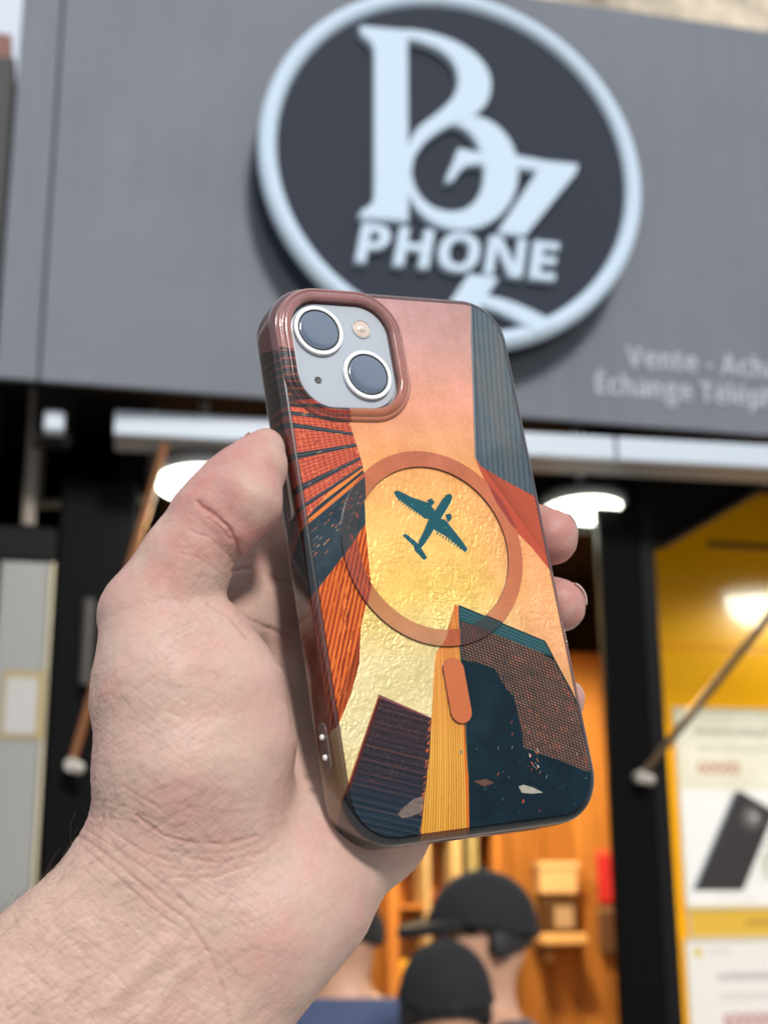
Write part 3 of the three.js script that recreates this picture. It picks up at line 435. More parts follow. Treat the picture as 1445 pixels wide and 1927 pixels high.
function drawPrint(g, w, h) {
  const X = (x) => (x + 52) * PS, Y = (y) => (90 - y) * PS;
  const path = (p) => { g.beginPath(); p.forEach(([x, y], i) => i ? g.lineTo(X(x), Y(y)) : g.moveTo(X(x), Y(y))); g.closePath(); };
  const fill = (p, c) => { path(p); g.fillStyle = c; g.fill(); };
  const within = (p, f) => { g.save(); path(p); g.clip(); f(); g.restore(); };
  const line = (x0, y0, x1, y1, c, lw) => { g.beginPath(); g.moveTo(X(x0), Y(y0)); g.lineTo(X(x1), Y(y1)); g.strokeStyle = c; g.lineWidth = lw * PS; g.stroke(); };
  const lerp = (a, b, t) => a + (b - a) * t;
  const grad = (x0, y0, x1, y1, stops) => { const q = g.createLinearGradient(X(x0), Y(y0), X(x1), Y(y1)); stops.forEach(([t, c]) => q.addColorStop(t, c)); return q; };
  // printed sunset sky, rose to pale gold; the top includes painted sky haze
  const img = g.createImageData(w, h), d = img.data;
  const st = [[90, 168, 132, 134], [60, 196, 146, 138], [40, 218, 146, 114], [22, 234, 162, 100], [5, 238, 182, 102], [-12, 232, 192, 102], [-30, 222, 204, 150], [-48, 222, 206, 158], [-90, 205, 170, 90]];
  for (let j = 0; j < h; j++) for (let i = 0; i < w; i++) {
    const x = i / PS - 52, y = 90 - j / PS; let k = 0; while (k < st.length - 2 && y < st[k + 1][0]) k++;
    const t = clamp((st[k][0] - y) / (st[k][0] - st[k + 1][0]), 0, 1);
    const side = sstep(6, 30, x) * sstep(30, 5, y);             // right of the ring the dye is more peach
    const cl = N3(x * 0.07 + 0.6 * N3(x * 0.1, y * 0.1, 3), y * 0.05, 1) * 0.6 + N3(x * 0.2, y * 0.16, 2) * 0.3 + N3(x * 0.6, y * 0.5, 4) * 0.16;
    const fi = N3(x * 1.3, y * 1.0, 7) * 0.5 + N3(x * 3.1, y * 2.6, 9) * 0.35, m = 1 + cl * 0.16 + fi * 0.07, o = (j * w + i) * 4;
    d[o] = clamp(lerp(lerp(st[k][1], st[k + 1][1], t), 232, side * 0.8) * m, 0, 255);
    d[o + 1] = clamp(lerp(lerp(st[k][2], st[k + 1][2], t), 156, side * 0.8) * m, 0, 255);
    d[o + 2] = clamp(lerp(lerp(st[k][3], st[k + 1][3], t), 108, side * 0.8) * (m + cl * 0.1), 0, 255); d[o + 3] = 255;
  }
  g.putImageData(img, 0, 0);
  // thin wisps
  for (let i = 0; i < 420; i++) { const x = rr(-20, 34), y = rr(-50, 66), l = rr(1, 4), b = rr(-0.6, 0.6); g.beginPath(); g.moveTo(X(x), Y(y)); g.quadraticCurveTo(X(x + l * 0.4), Y(y + b * l), X(x + l * rr(0.3, 1)), Y(y - l * rr(0.3, 1))); g.strokeStyle = rnd() < 0.5 ? 'rgba(255,226,160,0.20)' : 'rgba(165,92,50,0.13)'; g.lineWidth = rr(0.05, 0.22) * PS; g.stroke(); }
  // blue-grey tower, upper right, with pinstripes
  fill(ART.tower_dark, '#47555e');
  within(ART.tower_dark, () => {
    for (let i = 0; i < 46; i++) { const q = i / 46, x0 = 27.4 + q * 26, x1 = 18.3 + q * 26; line(x0, 76, x1, 10, i % 3 ? 'rgba(148,160,168,0.28)' : 'rgba(28,38,46,0.5)', 0.2); }
    for (let i = 0; i < 60; i++) line(rr(18, 40), rr(15, 72), rr(18, 44), rr(15, 72), 'rgba(120,96,90,0.05)', rr(0.5, 3));
    line(27.3, 75, 18.4, 25, 'rgba(150,150,150,0.65)', 0.35); line(28, 75, 19, 25, 'rgba(40,52,60,0.7)', 0.4);
  });
  fill(ART.tower_red, '#b8503a');
  within(ART.tower_red, () => { for (let i = 0; i < 44; i++) { const q = i / 44; line(17 + q * 4, 27 - q * 5, 54, 16 - q * 52, i % 2 ? 'rgba(92,30,28,0.55)' : 'rgba(232,120,80,0.5)', 0.28); } line(17.5, 26.2, 40, 13, 'rgba(240,140,90,0.8)', 0.7); });
  // red glazed fan of floors, left
  fill(ART.fan_top, '#232d34');
  within(ART.fan_top, () => { for (let i = 0; i < 40; i++) { const y = 38 + i * 0.55; line(-52, y + 3, -18, y - 3 + i * 0.1, i % 4 ? 'rgba(140,60,38,0.5)' : 'rgba(230,108,60,0.8)', rr(0.12, 0.5)); } });
  fill(ART.fan, '#cc5a41');
  within(ART.fan, () => {
    for (let i = 0; i < 70; i++) { const x = -52 + i * 0.52; line(x, 40, x + 3.2, 2, i % 3 ? 'rgba(88,30,30,0.45)' : 'rgba(240,140,104,0.5)', 0.16); }
    for (let i = 0; i < 26; i++) { const t = i / 25, yl = lerp(38, 2, t), yr = lerp(36, 22, t); line(-52, yl - 2.6 * (t - 0.3), -16.5, yr, 'rgba(60,24,28,0.55)', 0.14); }
    for (const [a, b, c, e] of [[-52, 38.6, -19.5, 36, 1.1], [-52, 36, -19, 31.8, 1.3], [-52, 22.4, -17.8, 29, 1.5], [-52, 9.5, -17, 25.2, 1.6], [-52, 2.5, -17, 22.8, 1.0]].map((q) => [q[1], q[3], q[4], 0])) {
      g.beginPath(); g.moveTo(X(-52), Y(a + c * 0.6)); g.lineTo(X(-36.5), Y(lerp(a, b, 0.44) + c * 0.55)); g.lineTo(X(-17.2), Y(b + 0.25)); g.lineTo(X(-17.2), Y(b - 0.5)); g.lineTo(X(-36.5), Y(lerp(a, b, 0.44) - c * 0.55)); g.lineTo(X(-52), Y(a - c * 0.6)); g.closePath(); g.fillStyle = '#27333a'; g.fill();
      line(-52, a, -17.3, b, 'rgba(120,130,130,0.5)', 0.22);
    }
    for (let i = 0; i < 160; i++) { const x = rr(-40, -18), y = rr(8, 38); line(x, y, x + rr(0.4, 2), y + rr(-0.3, 0.8), rnd() < 0.5 ? 'rgba(250,168,120,0.35)' : 'rgba(100,34,30,0.3)', rr(0.1, 0.5)); }
  });
  fill(ART.fan_dark, '#2d3c45');
  within(ART.fan_dark, () => {
    line(-45, 4, -17, 22.2, '#e2813f', 1.1); line(-45, 0.8, -17, 20.4, '#d97636', 1.0); line(-44, 2.6, -17, 21.4, '#26313a', 0.7);
    for (let i = 0; i < 9; i++) { const y = -2.5 - i * 1.35; for (let k = 0; k < 26; k++) { const t = k / 26; if (rnd() < 0.55 + i * 0.05) continue; line(lerp(-44, -18, t), lerp(y, 18 - i * 0.9, t), lerp(-44, -18, t + 0.035), lerp(y, 18 - i * 0.9, t + 0.035), rnd() < 0.6 ? 'rgba(214,112,70,0.9)' : 'rgba(236,178,140,0.7)', rr(0.1, 0.26)); } }
    for (let i = 0; i < 30; i++) { const x = rr(-36, -19), y = rr(-8, 14); g.beginPath(); g.ellipse(X(x), Y(y), rr(1, 4) * PS, rr(0.4, 2) * PS, rr(-1, 0), 0, 7); g.fillStyle = rnd() < 0.5 ? 'rgba(96,120,130,0.08)' : 'rgba(10,22,30,0.14)'; g.fill(); }
    for (const [x, y] of [[-24, 3], [-21.5, 9]]) { g.beginPath(); g.ellipse(X(x), Y(y), 4, 9, -0.3, 0, 7); g.fillStyle = 'rgba(200,84,60,0.7)'; g.fill(); }
  });
  // striped orange slab
  fill(ART.slab, '#bf5322');
  within(ART.slab, () => {
    for (let i = 0; i < 74; i++) { const t = i / 74, x = -58 + t * 46; g.beginPath(); g.moveTo(X(x), Y(-58)); g.quadraticCurveTo(X(x + 10 + 4 * t), Y(-28), X(x + 26), Y(8)); g.strokeStyle = i % 2 ? 'rgba(96,24,14,0.6)' : 'rgba(240,132,52,0.65)'; g.lineWidth = rr(0.2, 0.42) * PS; g.stroke(); }
    for (let i = 0; i < 260; i++) { const x = rr(-44, -20), y = rr(-44, 0), l = rr(0.6, 3); line(x, y, x + l * 0.45, y + l, rnd() < 0.5 ? 'rgba(255,160,70,0.4)' : 'rgba(84,20,14,0.45)', rr(0.1, 0.4)); }
    for (let i = 0; i < 16; i++) line(-38.5 + i * 0.7, -47, -22 + i * 0.28, -16, 'rgba(70,16,16,0.5)', 0.35);
  });
  // brown-to-navy office block, lower left
  path(ART.block); g.fillStyle = grad(-18, -38, -30, -78, [[0, '#3c2a2f'], [0.45, '#2f2a33'], [0.75, '#1b2f3f'], [1, '#0f2230']]); g.fill();
  within(ART.block, () => {
    for (let i = 0; i < 58; i++) { const y = -36 - i * 0.86, a = rr(-0.3, 0.3); line(-52, y + 7 + a, -6, y - 8 + a, i % 2 ? 'rgba(14,18,26,0.55)' : `rgba(${150 + rr(-20, 40) | 0},${86 + rr(-10, 20) | 0},72,${rr(0.1, 0.36)})`, rr(0.12, 0.4)); }
    for (let i = 0; i < 90; i++) { const x = -40 + i * 0.4; line(x, -90, x + 11, -34, 'rgba(12,14,20,0.28)', 0.14); }
    for (let i = 0; i < 420; i++) { const x = rr(-30, -10), y = rr(-58, -40); line(x, y, x + rr(-0.4, 0.6), y + rr(-0.5, 0.5), rnd() < 0.5 ? 'rgba(150,110,108,0.4)' : 'rgba(18,14,20,0.5)', rr(0.06, 0.2)); }
    line(-23.4, -38, -36.9, -61.4, '#b5552f', 0.7); line(-22.7, -38.6, -36.2, -61.6, '#4d1d18', 0.5); line(-36.9, -61.4, -52, -84, '#7d2f1e', 0.8);
    line(-24, -38.2, -9, -45.2, 'rgba(150,80,84,0.8)', 0.5);
    for (let i = 0; i < 60; i++) { const y = rr(-86, -46), x = -9.6 + (y + 45) * 0.31; line(x - rr(0, 0.8), y, x + 0.2, y + rr(0, 1.2), 'rgba(222,100,48,0.75)', rr(0.1, 0.35)); }
    for (let i = 0; i < 10; i++) line(rr(-34, -20), rr(-62, -55), rr(-34, -20), rr(-62, -55), 'rgba(200,60,50,0.18)', 0.18);
  });
  // gold column
  path(ART.column); g.fillStyle = grad(2, -16, -12, -80, [[0, '#d9713c'], [0.28, '#dd8a40'], [0.6, '#d99a3e'], [1, '#c98a2c']]); g.fill();
  within(ART.column, () => {
    for (let i = 0; i < 44; i++) { const t = i / 44; g.beginPath(); g.moveTo(X(-24 + t * 18), Y(-90)); g.quadraticCurveTo(X(-13 + t * 15), Y(-55), X(-7 + t * 11.5), Y(-18)); g.strokeStyle = i % 2 ? 'rgba(136,64,16,0.5)' : 'rgba(255,212,110,0.45)'; g.lineWidth = rr(0.1, 0.28) * PS; g.stroke(); }
    for (let i = 0; i < 500; i++) { const x = rr(-22, 4), y = rr(-88, -50); line(x, y, x + rr(-0.8, 0.8), y + rr(-0.2, 0.2), 'rgba(120,60,18,0.25)', 0.1); }
    line(3.4, -27, -0.6, -52, 'rgba(220,110,44,0.8)', 1.6); line(0.6, -43, -7, -90, 'rgba(204,92,30,0.7)', 1.5);
  });
  line(-5, -28.6, -7.7, -38.1, 'rgba(235,160,90,0.7)', 0.5);
  // big teal tower, lower right, with a lattice face
  fill(ART.big, '#061e29');
  within(ART.big, () => {
    for (let i = 0; i < 70; i++) { const x = -6 + i * 0.34; line(x + 4, -28, x - 2, -62, i % 2 ? 'rgba(6,22,30,0.5)' : 'rgba(46,92,104,0.35)', 0.12); }
    for (let i = 0; i < 50; i++) { g.beginPath(); g.ellipse(X(rr(-6, 40)), Y(rr(-88, -34)), rr(2, 8) * PS, rr(1, 4) * PS, rr(-1, 1), 0, 7); g.fillStyle = rnd() < 0.5 ? 'rgba(20,72,88,0.14)' : 'rgba(4,18,28,0.16)'; g.fill(); }
  });
  fill(ART.lattice, '#7d5a4a');
  within(ART.lattice, () => {
    for (let i = 0; i < 200; i++) { g.beginPath(); g.ellipse(X(rr(2, 38)), Y(rr(-62, -20)), rr(0.4, 2.2) * PS, rr(0.3, 1.4) * PS, 0.4, 0, 7); g.fillStyle = ['rgba(206,104,76,0.28)', 'rgba(64,58,56,0.25)', 'rgba(150,120,100,0.25)'][i % 3]; g.fill(); }
    for (let i = 0; i < 64; i++) { const y = -17 - i * 0.78; line(0, y, 40, y - 16.6 - i * 0.04, 'rgba(20,26,30,0.85)', 0.26); }
    for (let i = 0; i < 42; i++) { const x = 0 + i * 0.98; line(x, -18, x + 2.6, -66, 'rgba(18,26,32,0.85)', 0.27); }
    for (let i = 0; i < 120; i++) { const x = rr(14, 37), y = rr(-62, -36); g.fillStyle = 'rgba(222,110,80,0.35)'; g.fillRect(X(x), Y(y), rr(3, 9), rr(3, 8)); }
  });
  fill(ART.roof, '#2c5459'); within(ART.roof, () => { for (let i = 0; i < 9; i++) line(3, -16.4 - i * 0.5, 32, -29.2 - i * 0.5, i % 2 ? 'rgba(16,44,50,0.6)' : 'rgba(100,140,140,0.3)', 0.16); });
  line(4.4, -16.2, 29.1, -27.2, '#19363c', 0.4); line(29.1, -27.2, 36, -46, 'rgba(26,44,46,0.9)', 0.5); line(4.5, -16.3, 2.4, -28, '#27474c', 0.45); line(2.4, -28, -1.8, -60, '#284a3a', 0.35);
  for (let i = 0; i < 14; i++) { const y = rr(-57, -31), x = y > -40 ? 13 + rr(-2, 2) : 16 + rr(-1.5, 0.8); line(x, y, x + rr(-0.6, 0.8), y - rr(0.3, 1.4), 'rgba(16,49,63,0.95)', rr(0.2, 0.5)); }
  for (let i = 0; i < 18; i++) { const x = rr(15, 20), y = rr(-60, -55); line(x, y, x + rr(-0.2, 1), y + rr(-1.4, 0.2), ['rgba(222,102,62,0.9)', 'rgba(220,205,190,0.85)', 'rgba(16,60,60,0.9)'][i % 3], rr(0.12, 0.4)); }
  for (let i = 0; i < 44; i++) { const x = rr(-4, 34), y = rr(-73, -48), l = rr(0.2, 0.9); if (x > 14 && y > -58) continue; line(x, y, x + l * 0.6, y + l, ['rgba(200,80,52,0.85)', 'rgba(190,205,205,0.6)', 'rgba(150,120,100,0.5)', 'rgba(70,120,130,0.6)'][i % 4], rr(0.12, i % 9 ? 0.28 : 0.7)); }
  fill(ART.smear, 'rgba(170,96,66,0.55)'); fill(ART.flake, 'rgba(186,178,160,0.9)'); fill(ART.flake2, 'rgba(150,128,112,0.7)');
  for (let i = 0; i < 60; i++) { const x = rr(12.5, 18), y = rr(-66.4, -64.6); line(x, y, x + 0.3, y, 'rgba(110,100,90,0.4)', 0.1); const a = rr(-23, -16), b = rr(-68.4, -64.6); line(a, b, a + 0.6, b + 0.4, 'rgba(70,60,60,0.35)', 0.12); }
  // aeroplane
  for (const k of ['wing_l', 'wing_r', 'tail', 'plane_body', 'eng1', 'eng2']) fill(ART[k], '#1d545e');
  for (const k of ['wing_l', 'wing_r', 'tail', 'plane_body']) within(ART[k], () => { for (let i = 0; i < 40; i++) { const x = rr(-10, 10), y = rr(-4, 16); line(x, y, x + rr(-1, 1), y + rr(-1, 1), rnd() < 0.5 ? 'rgba(96,160,160,0.4)' : 'rgba(16,48,56,0.5)', rr(0.15, 0.5)); } });
  for (let i = 0; i < 9; i++) { const t = i / 9; line(-7.9 + t * 6, 13.6 - t * 4.6, -8.2 + t * 6, 12.9 - t * 4.6, '#1d545e', 0.35); line(2 + t * 7, 4.2 - t * 4.8, 1.7 + t * 7, 3.5 - t * 4.8, '#1d545e', 0.35); }
}
function tintPrint(base) {                                       // the magnet ring: the same print seen through rose-tinted film
  return canvasTex(104 * PS, 180 * PS, (g, w, h) => {
    g.drawImage(base.image, 0, 0); g.globalCompositeOperation = 'multiply'; g.fillStyle = 'rgb(196,150,150)'; g.fillRect(0, 0, w, h);
  });
}
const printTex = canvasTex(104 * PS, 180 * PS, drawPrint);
const ringTex = tintPrint(printTex);
const inPoly = (p, x, y) => { let c = false; for (let i = 0, j = p.length - 1; i < p.length; j = i++) if ((p[i][1] > y) !== (p[j][1] > y) && x < (p[j][0] - p[i][0]) * (y - p[i][1]) / (p[j][1] - p[i][1]) + p[i][0]) c = !c; return c; };
const foil = sheet(520, 900, (u, v) => {                         // crinkled foil under the print
  const x = u * 104 - 52, y = v * 180 - 90, wx = 1.6 * N3(x * 0.22, y * 0.22, 1), wy = 1.6 * N3(x * 0.22, y * 0.22, 4);
  const a = 1 - Math.abs(N3((x + wx) * 0.55, (y + wy) * 0.4, 2)) * 2, b = 1 - Math.abs(N3((x - wy) * 1.2, (y + wx) * 0.9, 8)) * 2;
  const gold = sstep(34, 8, y) * (0.45 + 0.55 * sstep(0.05, 0.35, N3(x * 0.06, y * 0.05, 6) + 0.2)) * (x < 4 && y < -12 && y > -46 ? 1.6 : 1);
  const inked = ['big', 'block', 'column', 'slab', 'fan', 'fan_dark', 'tower_dark', 'tower_red', 'plane_body', 'wing_l', 'wing_r'].some((k) => inPoly(ART[k], x, y));
  return 0.5 + gold * (inked ? 0.12 : 1) * (0.16 * a + 0.12 * b);
});
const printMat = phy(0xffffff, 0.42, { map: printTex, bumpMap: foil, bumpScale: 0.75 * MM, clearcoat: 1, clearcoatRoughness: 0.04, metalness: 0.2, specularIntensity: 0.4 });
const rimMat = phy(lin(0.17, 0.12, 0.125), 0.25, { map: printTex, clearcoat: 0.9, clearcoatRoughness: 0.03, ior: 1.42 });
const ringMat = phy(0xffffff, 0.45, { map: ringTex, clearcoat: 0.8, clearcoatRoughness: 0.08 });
const clearMat = phy(lin(0.93, 0.92, 0.9), 0.06, { transmission: 1, thickness: 0, ior: 1.45 });
const tpuMat = phy(lin(0.5, 0.4, 0.37), 0.12, { transmission: 0.75, thickness: 0, ior: 1.48, clearcoat: 1, clearcoatRoughness: 0.05 });

const pcase = phonePose(thing('phone_case', 'glossy phone case printed with an aeroplane between orange and teal towers', 'phone case'));
{
  const C = outline(CW, CH, CR), open = { x: -16.9, y: 54.8, w: 30.2, h: 31.6, r: 9.5 };
  // back plate with the camera opening
  const s = shapeOf(C.map((p) => ({ x: p.x - p.nx * 2, y: p.y - p.ny * 2 }))), hole = outline(open.w + 0.6, open.h + 0.6, open.r + 0.3, open.x, open.y);
  const hp = new THREE.Path(); hole.forEach((p, i) => i ? hp.lineTo(p.x, p.y) : hp.moveTo(p.x, p.y)); hp.closePath(); s.holes.push(hp);
  part('back_plate', flatUV(new THREE.ShapeGeometry(s, 1)), printMat, pcase);
  // bumper wall
  const prof = [...arcProfile(-2, -2, 2, Math.PI / 2, 0, 8), [0.12, -4], [0.12, -8], ...arcProfile(-1, -9.9, 1, 0, -Math.PI / 2, 6)];
  part('bumper', sweep(C, prof), rimMat, pcase);
  part('front_lip', sweep(C, [...arcProfile(-1.0, -10.4, 1.0, 0.5, -Math.PI / 2, 6), [-2.4, -11.4], [-2.5, -9.6]]), clearMat, pcase);
  // raised rim round the cameras: two rounded steps
  const O = outline(open.w, open.h, open.r, open.x, open.y);
  const rim = [[0, -1.4], [0, 0.6], ...arcProfile(0.7, 0.8, 0.7, Math.PI, Math.PI / 2, 5), ...arcProfile(1.5, 0.7, 0.8, Math.PI / 2, 0.3, 4), [2.5, 0.7], ...arcProfile(2.9, 0.2, 0.7, Math.PI / 2, 0, 5), [3.9, -0.05]];
  part('camera_rim', sweep(O, rim), phy(lin(0.5, 0.38, 0.36), 0.2, { map: printTex, clearcoat: 1, clearcoatRoughness: 0.04 }), pcase);
  // magnet ring and alignment pill, set on the plate
  const rs = new THREE.Shape(); rs.absarc(0, 0, 27, 0, Math.PI * 2); const ri = new THREE.Path(); ri.absarc(0, 0, 22.6, 0, Math.PI * 2); rs.holes.push(ri);
  const edge = std(lin(0.075, 0.045, 0.055), 0.4);  // dark sides paint the shadow line along ring and mark
  const ext = (sh) => { const g = new THREE.ExtrudeGeometry(sh, { depth: 0.65, bevelEnabled: false, curveSegments: 64 }); g.translate(0, 0, 0.03); return flatUV(g); };
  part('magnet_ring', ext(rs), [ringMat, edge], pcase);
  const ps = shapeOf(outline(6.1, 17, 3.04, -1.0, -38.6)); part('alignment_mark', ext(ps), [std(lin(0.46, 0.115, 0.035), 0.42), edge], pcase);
  // clear side button and lanyard slot with two studs
  const pod = (w, h, t, x, y, z, b) => { const g = new THREE.ExtrudeGeometry(shapeOf(outline(w, h, Math.min(w, h) / 2 - 0.05)), { depth: t, bevelEnabled: true, bevelThickness: b, bevelSize: b, bevelSegments: 4, curveSegments: 8 }); g.rotateY(-Math.PI / 2); g.translate(x, y, z); return g; };
  part('side_button', pod(2.6, 19, 0.35, -37.3, 19.4, -5, 0.4), tpuMat, pcase);
  const sl = part('lanyard_slot', pod(4.2, 12, 0.15, -37.3, -49, -5.6, 0.18), tpuMat, pcase);
  for (const y of [-46.4, -51.4]) { const b = new THREE.SphereGeometry(0.8, 14, 10); b.translate(-37.65, y, -5.6); part('stud', b, phy(lin(0.7, 0.7, 0.7), 0.1, { clearcoat: 1 }), sl); }
  const sp = new RoundedBoxGeometry(15, 0.7, 3.6, 3, 0.3); sp.translate(12, -74.8, -6.2); part('speaker_slot', sp, tpuMat, pcase);
}
const phone = phonePose(thing('smartphone', 'white smartphone with two round rear cameras inside the printed case', 'smartphone'));
{
  const white = phy(lin(0.40, 0.44, 0.49), 0.32, { clearcoat: 0.5, clearcoatRoughness: 0.25 }), metal = std(lin(0.72, 0.71, 0.7), 0.3, { metalness: 0.8 });
  const C = outline(71.5, 146.7, 11.5);
  const body = mergeGeometries([sweep(C, [[-36, -9.4], ...arcProfile(-0.9, -8.5, 0.9, -Math.PI / 2, 0, 4), ...arcProfile(-0.9, -2.6, 0.9, 0, Math.PI / 2, 4), [-3, -1.7]])]);
  part('body', body, metal, phone);
  const back = flatUV(new THREE.ShapeGeometry(shapeOf(C.map((p) => ({ x: p.x - p.nx * 2, y: p.y - p.ny * 2 }))), 1)); back.translate(0, 0, -1.68); part('back_glass', back, white, phone);
  const scr = new THREE.ShapeGeometry(shapeOf(C.map((p) => ({ x: p.x - p.nx * 1, y: p.y - p.ny * 1 }))), 1); scr.rotateY(Math.PI); scr.translate(0, 0, -9.45); part('screen', scr, phy(lin(0.01, 0.01, 0.012), 0.08, { clearcoat: 1 }), phone);
  const P = outline(28.6, 30, 8.6, -16.9, 54.8);
  const plate = new THREE.ExtrudeGeometry(shapeOf(P), { depth: 1, bevelEnabled: true, bevelThickness: 0.25, bevelSize: 0.25, bevelSegments: 3 }); plate.translate(0, 0, -1.75);
  const cam = part('camera_plate', plate, white, phone);
  const ringW = std(lin(0.86, 0.87, 0.88), 0.3, { metalness: 0.1 }), black = std(lin(0.012, 0.012, 0.014), 0.4);
  const glass = phy(lin(0.11, 0.145, 0.2), 0.12, { clearcoat: 1, clearcoatRoughness: 0.02, specularIntensity: 1, ior: 1.9 });  // grey-blue base colour carries the sky reflection on the dark lenses
  for (const [x, y] of [[-23.7, 61.6], [-11.1, 49.1]]) {
    const g = new THREE.LatheGeometry([[5.7, -0.4], [7.2, -0.4], [7.2, 0.5], [7.1, 0.66], [6.95, 0.72], [6.25, 0.72], [6.1, 0.64], [6.05, 0.1]].map((p) => new THREE.Vector2(...p)), 64); g.rotateX(Math.PI / 2); g.translate(x, y, 0);
    const lens = part('lens', g, ringW, cam);
    const bz = new THREE.LatheGeometry([[6.08, 0.1], [6.08, 0.6], [5.74, 0.62], [5.7, 0.1]].map((p) => new THREE.Vector2(...p)), 64); bz.rotateX(Math.PI / 2); bz.translate(x, y, 0);
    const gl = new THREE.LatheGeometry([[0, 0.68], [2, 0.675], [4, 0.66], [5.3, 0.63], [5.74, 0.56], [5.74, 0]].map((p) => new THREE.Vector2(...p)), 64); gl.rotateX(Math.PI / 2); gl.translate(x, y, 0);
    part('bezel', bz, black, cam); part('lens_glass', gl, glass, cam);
  }
  const fl = new THREE.LatheGeometry([[0, 0.12], [2.3, 0.1], [2.5, 0.0], [2.5, -0.7]].map((p) => new THREE.Vector2(...p)), 40); fl.rotateX(Math.PI / 2); fl.translate(-10.1, 63.2, -0.35);
  const wrinkle = sheet(64, 64, (u, v) => 0.5 + 0.5 * Math.sin((u - 0.5) * 40) * Math.sin((v - 0.5) * 40));
  part('flash', fl, phy(lin(0.62, 0.5, 0.42), 0.25, { clearcoat: 1, clearcoatRoughness: 0.1, bumpMap: wrinkle, bumpScale: 0.0001 }), cam);
  const fr = new THREE.TorusGeometry(2.65, 0.28, 10, 40); fr.translate(-10.1, 63.2, -0.42); part('flash_ring', fr, std(lin(0.42, 0.42, 0.43), 0.3), cam);
  const core = new THREE.SphereGeometry(1, 16, 10); core.scale(1.3, 1.1, 0.25); core.translate(-10.1, 63.2, -0.2); part('flash_core', core, std(lin(0.8, 0.72, 0.62), 0.2, { metalness: 0.5 }), cam);
  const mic = new THREE.LatheGeometry([[0, -0.1], [0.75, -0.1], [0.8, 0.0], [1.0, 0.02], [1.05, -0.1]].map((p) => new THREE.Vector2(...p)), 24); mic.rotateX(Math.PI / 2); mic.translate(-25.8, 47.3, -0.4); part('microphone', mic, std(lin(0.06, 0.04, 0.04), 0.5), cam);
}
// ---------------------------------------------------------------- the hand: joints surveyed as [u, v, distance mm, radius mm]
const J = ([u, v, d, r]) => [(u - PW / 2) / FPX * d, (v - PH / 2) / FPX * d, d, r];
const chain = (list) => { const p = list.map(J); return (x, y, z, k) => { let d = 1e9; for (let i = 0; i + 1 < p.length; i++) d = smin(d, capsule(x, y, z, p[i], p[i + 1]), k); return d; }; };
const bound = (list, pad) => { const p = list.map(J), lo = [1e9, 1e9, 1e9], hi = [-1e9, -1e9, -1e9]; for (const q of p) for (let a = 0; a < 3; a++) { lo[a] = Math.min(lo[a], q[a] - q[3]); hi[a] = Math.max(hi[a], q[a] + q[3]); }
  return (x, y, z) => Math.hypot(Math.max(lo[0] - x, 0, x - hi[0]), Math.max(lo[1] - y, 0, y - hi[1]), Math.max(lo[2] - z, 0, z - hi[2])) > pad; };
const HAND = {
  thumb: [[503, 838, 356, 4.1], [482, 877, 353, 7.2], [440, 925, 351, 9.0], [398, 978, 349, 9.8], [347, 1062, 347, 10.8], [290, 1160, 345, 12.7], [318, 1290, 340, 18.3], [338, 1440, 337, 21]],
  pad: [[488, 885, 351, 6.4], [464, 940, 347.5, 8.7], [434, 984, 346.5, 8.6]],
  thenar: [[400, 1215, 344, 11], [428, 1300, 341, 13], [438, 1400, 340, 14.5], [415, 1510, 339, 16]],
  index: [[540, 1095, 388, 12.5], [606, 860, 384, 9.6], [700, 740, 391.5, 8.6], [785, 690, 398.5, 7.2]],
  middle: [[645, 1150, 390, 12], [790, 1030, 411, 9.6], [930, 1000, 415, 8.8], [1005, 1006, 405, 8.5], [1032, 1010, 398.5, 8.35]],
  ring: [[718, 1265, 382, 11.5], [860, 1150, 405, 9.0], [975, 1135, 407, 8.2], [1030, 1139, 398, 7.7], [1052, 1140, 393.5, 7.5]],
  little: [[765, 1395, 367, 10], [890, 1335, 396, 7.8], [985, 1322, 400, 7.0], [1057, 1322, 389.5, 6.3]],
};
const PALM = [
  [[430, 1640, 349, 17], [552, 1100, 392, 12]], [[455, 1650, 354, 17], [648, 1155, 395, 12]], [[505, 1650, 353, 17.5], [720, 1270, 387, 11.5]],
  [[545, 1655, 349, 20], [690, 1540, 360, 15.5]], [[690, 1540, 360, 15.5], [765, 1400, 367, 10.5]],
  [[495, 1745, 336.5, 18], [580, 1692, 342, 15.5]],
  [[338, 1440, 336, 20], [300, 1600, 335, 17]], [[415, 1500, 340, 15.5], [400, 1640, 341, 16.5]],
  [[400, 1195, 358, 9], [552, 1110, 389, 11]], [[425, 1140, 372, 10], [520, 1010, 388, 11]],
  [[262, 1660, 333, 16], [-160, 2080, 312, 20]], [[480, 1740, 341, 19.8], [200, 2200, 320, 24]], [[370, 1700, 338, 18.5], [20, 2140, 316, 24]],
];
const padF = chain(HAND.pad), padOut = bound(HAND.pad, 8);
const thumbF = chain(HAND.thumb), thenarF = chain(HAND.thenar), thumbOut = bound(HAND.thumb, 14), palmCaps = PALM.map((c) => c.map(J));
const fingers = ['index', 'middle', 'ring', 'little'].map((k) => ({ f: chain(HAND[k]), out: bound(HAND[k], 10) }));
function handField(x, y, z) {
  let d = 1e9;
  for (const c of palmCaps) { const q = capsule(x, y, z, c[0], c[1]); d = smin(d, q, 9); }
  { let q = thenarF(x, y, z, 6); if (!thumbOut(x, y, z)) { let w = thumbF(x, y, z, 5); if (!padOut(x, y, z)) w = smin(w, padF(x, y, z, 3), 1.6); q = smin(q, w, 6); } d = smin(d, q, 3.2 + 6 * sstep(70, 88, y)); }
  let fg = 1e9;
  for (const q of fingers) if (!q.out(x, y, z)) fg = smin(fg, q.f(x, y, z, 3), 1);
  if (fg < 60) d = smin(d, fg, 3);
  return d;
}
const HAND_CELL = 0.4, SKIN = [0.52, 0.36, 0.295];
